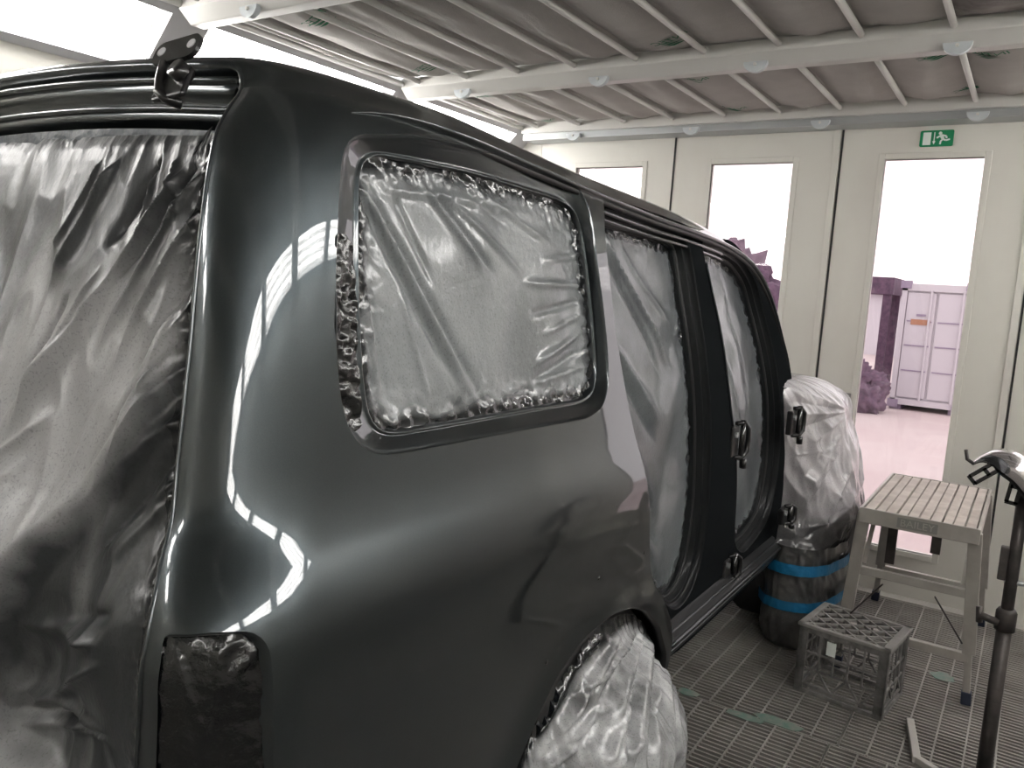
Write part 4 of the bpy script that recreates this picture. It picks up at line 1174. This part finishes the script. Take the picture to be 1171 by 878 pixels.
for sx in (-1, 1):
    for sy in (-1, 1):
        x0, y0 = sx*(hx-.012), sy*(hy-.03)
        x1, y1 = sx*(hx+.035), -(hy-.085) if sy < 0 else sy*(hy+.20)
        kx, ky = x0+(x1-x0)*.93, y0+(y1-y0)*.93
        b = MB()
        b.bar((x0, y0, lt), (x0+(x1-x0)*.70, y0+(y1-y0)*.70, lt*(.30)), .050, .024, up=(0, 1, 0))
        b.bar((x0+(x1-x0)*.6, y0+(y1-y0)*.6, lt*.40), (kx, ky, lt*.06), .028, .02, up=(0, 1, 0))
        l = pb(b, 'leg', 'alu', bevel=.003)
        MB().bar((kx, ky, lt*.075), (x1, y1, 0.0), .038, .034, up=(0, 1, 0)).build('rubber_foot', 'foot', l, bevel=.004)
for z, f in ((.47, .40), (.20, .75)):
    for sy in (-1, 1):
        y = sy*(hy-.03) + (.055 if sy > 0 else .055)*f*(1 if sy < 0 else 4.2)
        x = hx-.012+.047*f
        pb(MB().box(-x, x, y-.012, y+.012, z-.018, z+.018), 'rung', 'alu', bevel=.003)
for sx in (-1, 1):
    pb(MB().bar((sx*(hx-.03), -hy+.05, .50), (sx*(hx-.03), -hy+.25, PT-.05), .018, .006), 'brace', 'alu')
    pb(MB().bar((sx*(hx-.03), hy+.02, .40), (sx*(hx-.03), hy-.20, PT-.05), .018, .006), 'brace', 'alu')
    pb(MB().bar((sx*(hx-.005), -hy+.0, .28), (sx*(hx-.12), -hy-.02, .45), .014, .006), 'corner_brace', 'stand')
for x in (-.13, .05):
    pb(MB().box(x-.02, x+.02, -.05, -.03, PT-.24 if x > 0 else PT-.33, PT-.02), 'folding_strut', 'stand')

# panel stand with a loose painted trim piece
px_, py_ = .030, 2.95
stand = thing('panel_stand', (px_, py_, 0), 'dark sprayed panel stand pole at the right edge of the photo', 'stand')
MB().tube([(0, 0, .02), (0, 0, .62)], .0225, 16).build('lower_pole', 'stand', stand, smooth=True)
MB().tube([(0, 0, .60), (0, 0, 1.03)], .018, 16).build('upper_pole', 'stand', stand, smooth=True)
MB().tube([(0, 0, .60), (0, 0, .66), (0, 0, .67)], [.030, .030, .024], 16).build('collar', 'stand', stand, smooth=True)
MB().tube([(-.02, -.02, .625), (-.075, -.03, .64)], .012, 10).build('clamp_screw', 'stand', stand, smooth=True)
MB().tube([(-.07, -.03, .615), (-.075, -.03, .665)], .010, 8).build('clamp_handle', 'stand', stand, smooth=True)
MB().box(-.040, -.016, -.012, .012, .76, .87).build('side_bracket', 'stand', stand, bevel=.004)
MB().tube([(-.02, 0, .76), (.06, 0, .76)], .009, 8).build('cross_pin', 'galv', stand, smooth=True)
MB().tube([(-.01, 0, 1.03), (.10, 0, 1.04), (.35, .04, 1.03)], .013, 10).build('top_arm', 'stand', stand, smooth=True)
MB().bar((-.205, .13, .013), (.0, .0, .013), .026, .024).build('base_bar', 'bar', stand, bevel=.003)
MB().bar((-.256, .40, .013), (-.200, .115, .013), .028, .026).build('base_foot', 'bar', stand, bevel=.003)
MB().bar((.25, .13, .013), (.0, .0, .013), .026, .024).build('base_bar', 'bar', stand, bevel=.003)
MB().bar((.30, .40, .013), (.245, .115, .013), .028, .026).build('base_foot', 'bar', stand, bevel=.003)
MB().bar((0, 0, .0), (0, 0, .06), .05, .05).build('base_socket', 'stand', stand)

trim = thing('trim_panel', (px_, py_, 1.03), 'glossy curved trim piece with slotted brackets resting on the panel stand', 'trim panel')
path = [(-.150, .015, .085), (-.125, .01, .108), (-.09, .005, .118), (-.05, 0, .112), (-.01, 0, .088), (.03, 0, .045), (.07, 0, -.01), (.12, .01, -.09), (.18, .02, -.20)]
path = resample(np.array(path), 40, closed=False, smooth=2)
T_ = np.gradient(path, axis=0); T_ /= np.linalg.norm(T_, axis=1)[:, None]
Nn = np.stack([-T_[:, 2], 0*T_[:, 0], T_[:, 0]], 1)
wdt = (.004+.030*sstep(0, 12, np.arange(40)))[:, None]; dpt = (.018+.05*sstep(0, 14, np.arange(40)))[:, None]
ysh = np.array([0, 1., 0])
def ring(c): return np.stack([path + Nn*wdt*a + ysh*dpt*b for a, b in c])
link('painted_face', grid_mesh(ring([(-.9, -1), (-.3, -1.08), (.3, -1.05), (.8, -.8), (1.0, -.3), (1.0, .4), (.9, 1)]), 'painted_face'), 'silver_trim', trim)
link('dark_lip', grid_mesh(ring([(-.9, -.995), (-1.25, -.9), (-1.35, -.3), (-1.25, .5), (-.9, 1), (.9, 1.0)]), 'dark_lip'), 'gloss_black', trim)
def slot_bracket(a, ang, s=1.0):
    b = MB(); c, sn_ = math.cos(ang), math.sin(ang)
    def P3(u, v): return (a[0]+u*c-v*sn_, a[1], a[2]+u*sn_+v*c)
    for u0, v0, u1, v1 in ((0, -.013, .095*s, -.013), (0, .013, .095*s, .013), (.095*s, -.017, .095*s, .017), (0, -.017, 0, .017), (.04*s, -.013, .04*s, .013)):
        b.bar(P3(u0, v0), P3(u1, v1), .012, .010, up=(0, 1, 0))
    b.build('slotted_bracket', 'gloss_black', trim)
slot_bracket((-.080, -.02, .095), math.radians(222), .9); slot_bracket((-.020, -.02, .075), math.radians(263), .95)
MB().tube([(-.145, -.01, .088), (-.165, -.01, .10), (-.172, -.01, .13)], .006, 8).build('hook', 'stand', trim, smooth=True)
b = MB().box(.005, .045, -.03, .02, -.03, .03); b.build('mount_block', 'gloss_black', trim, bevel=.006)
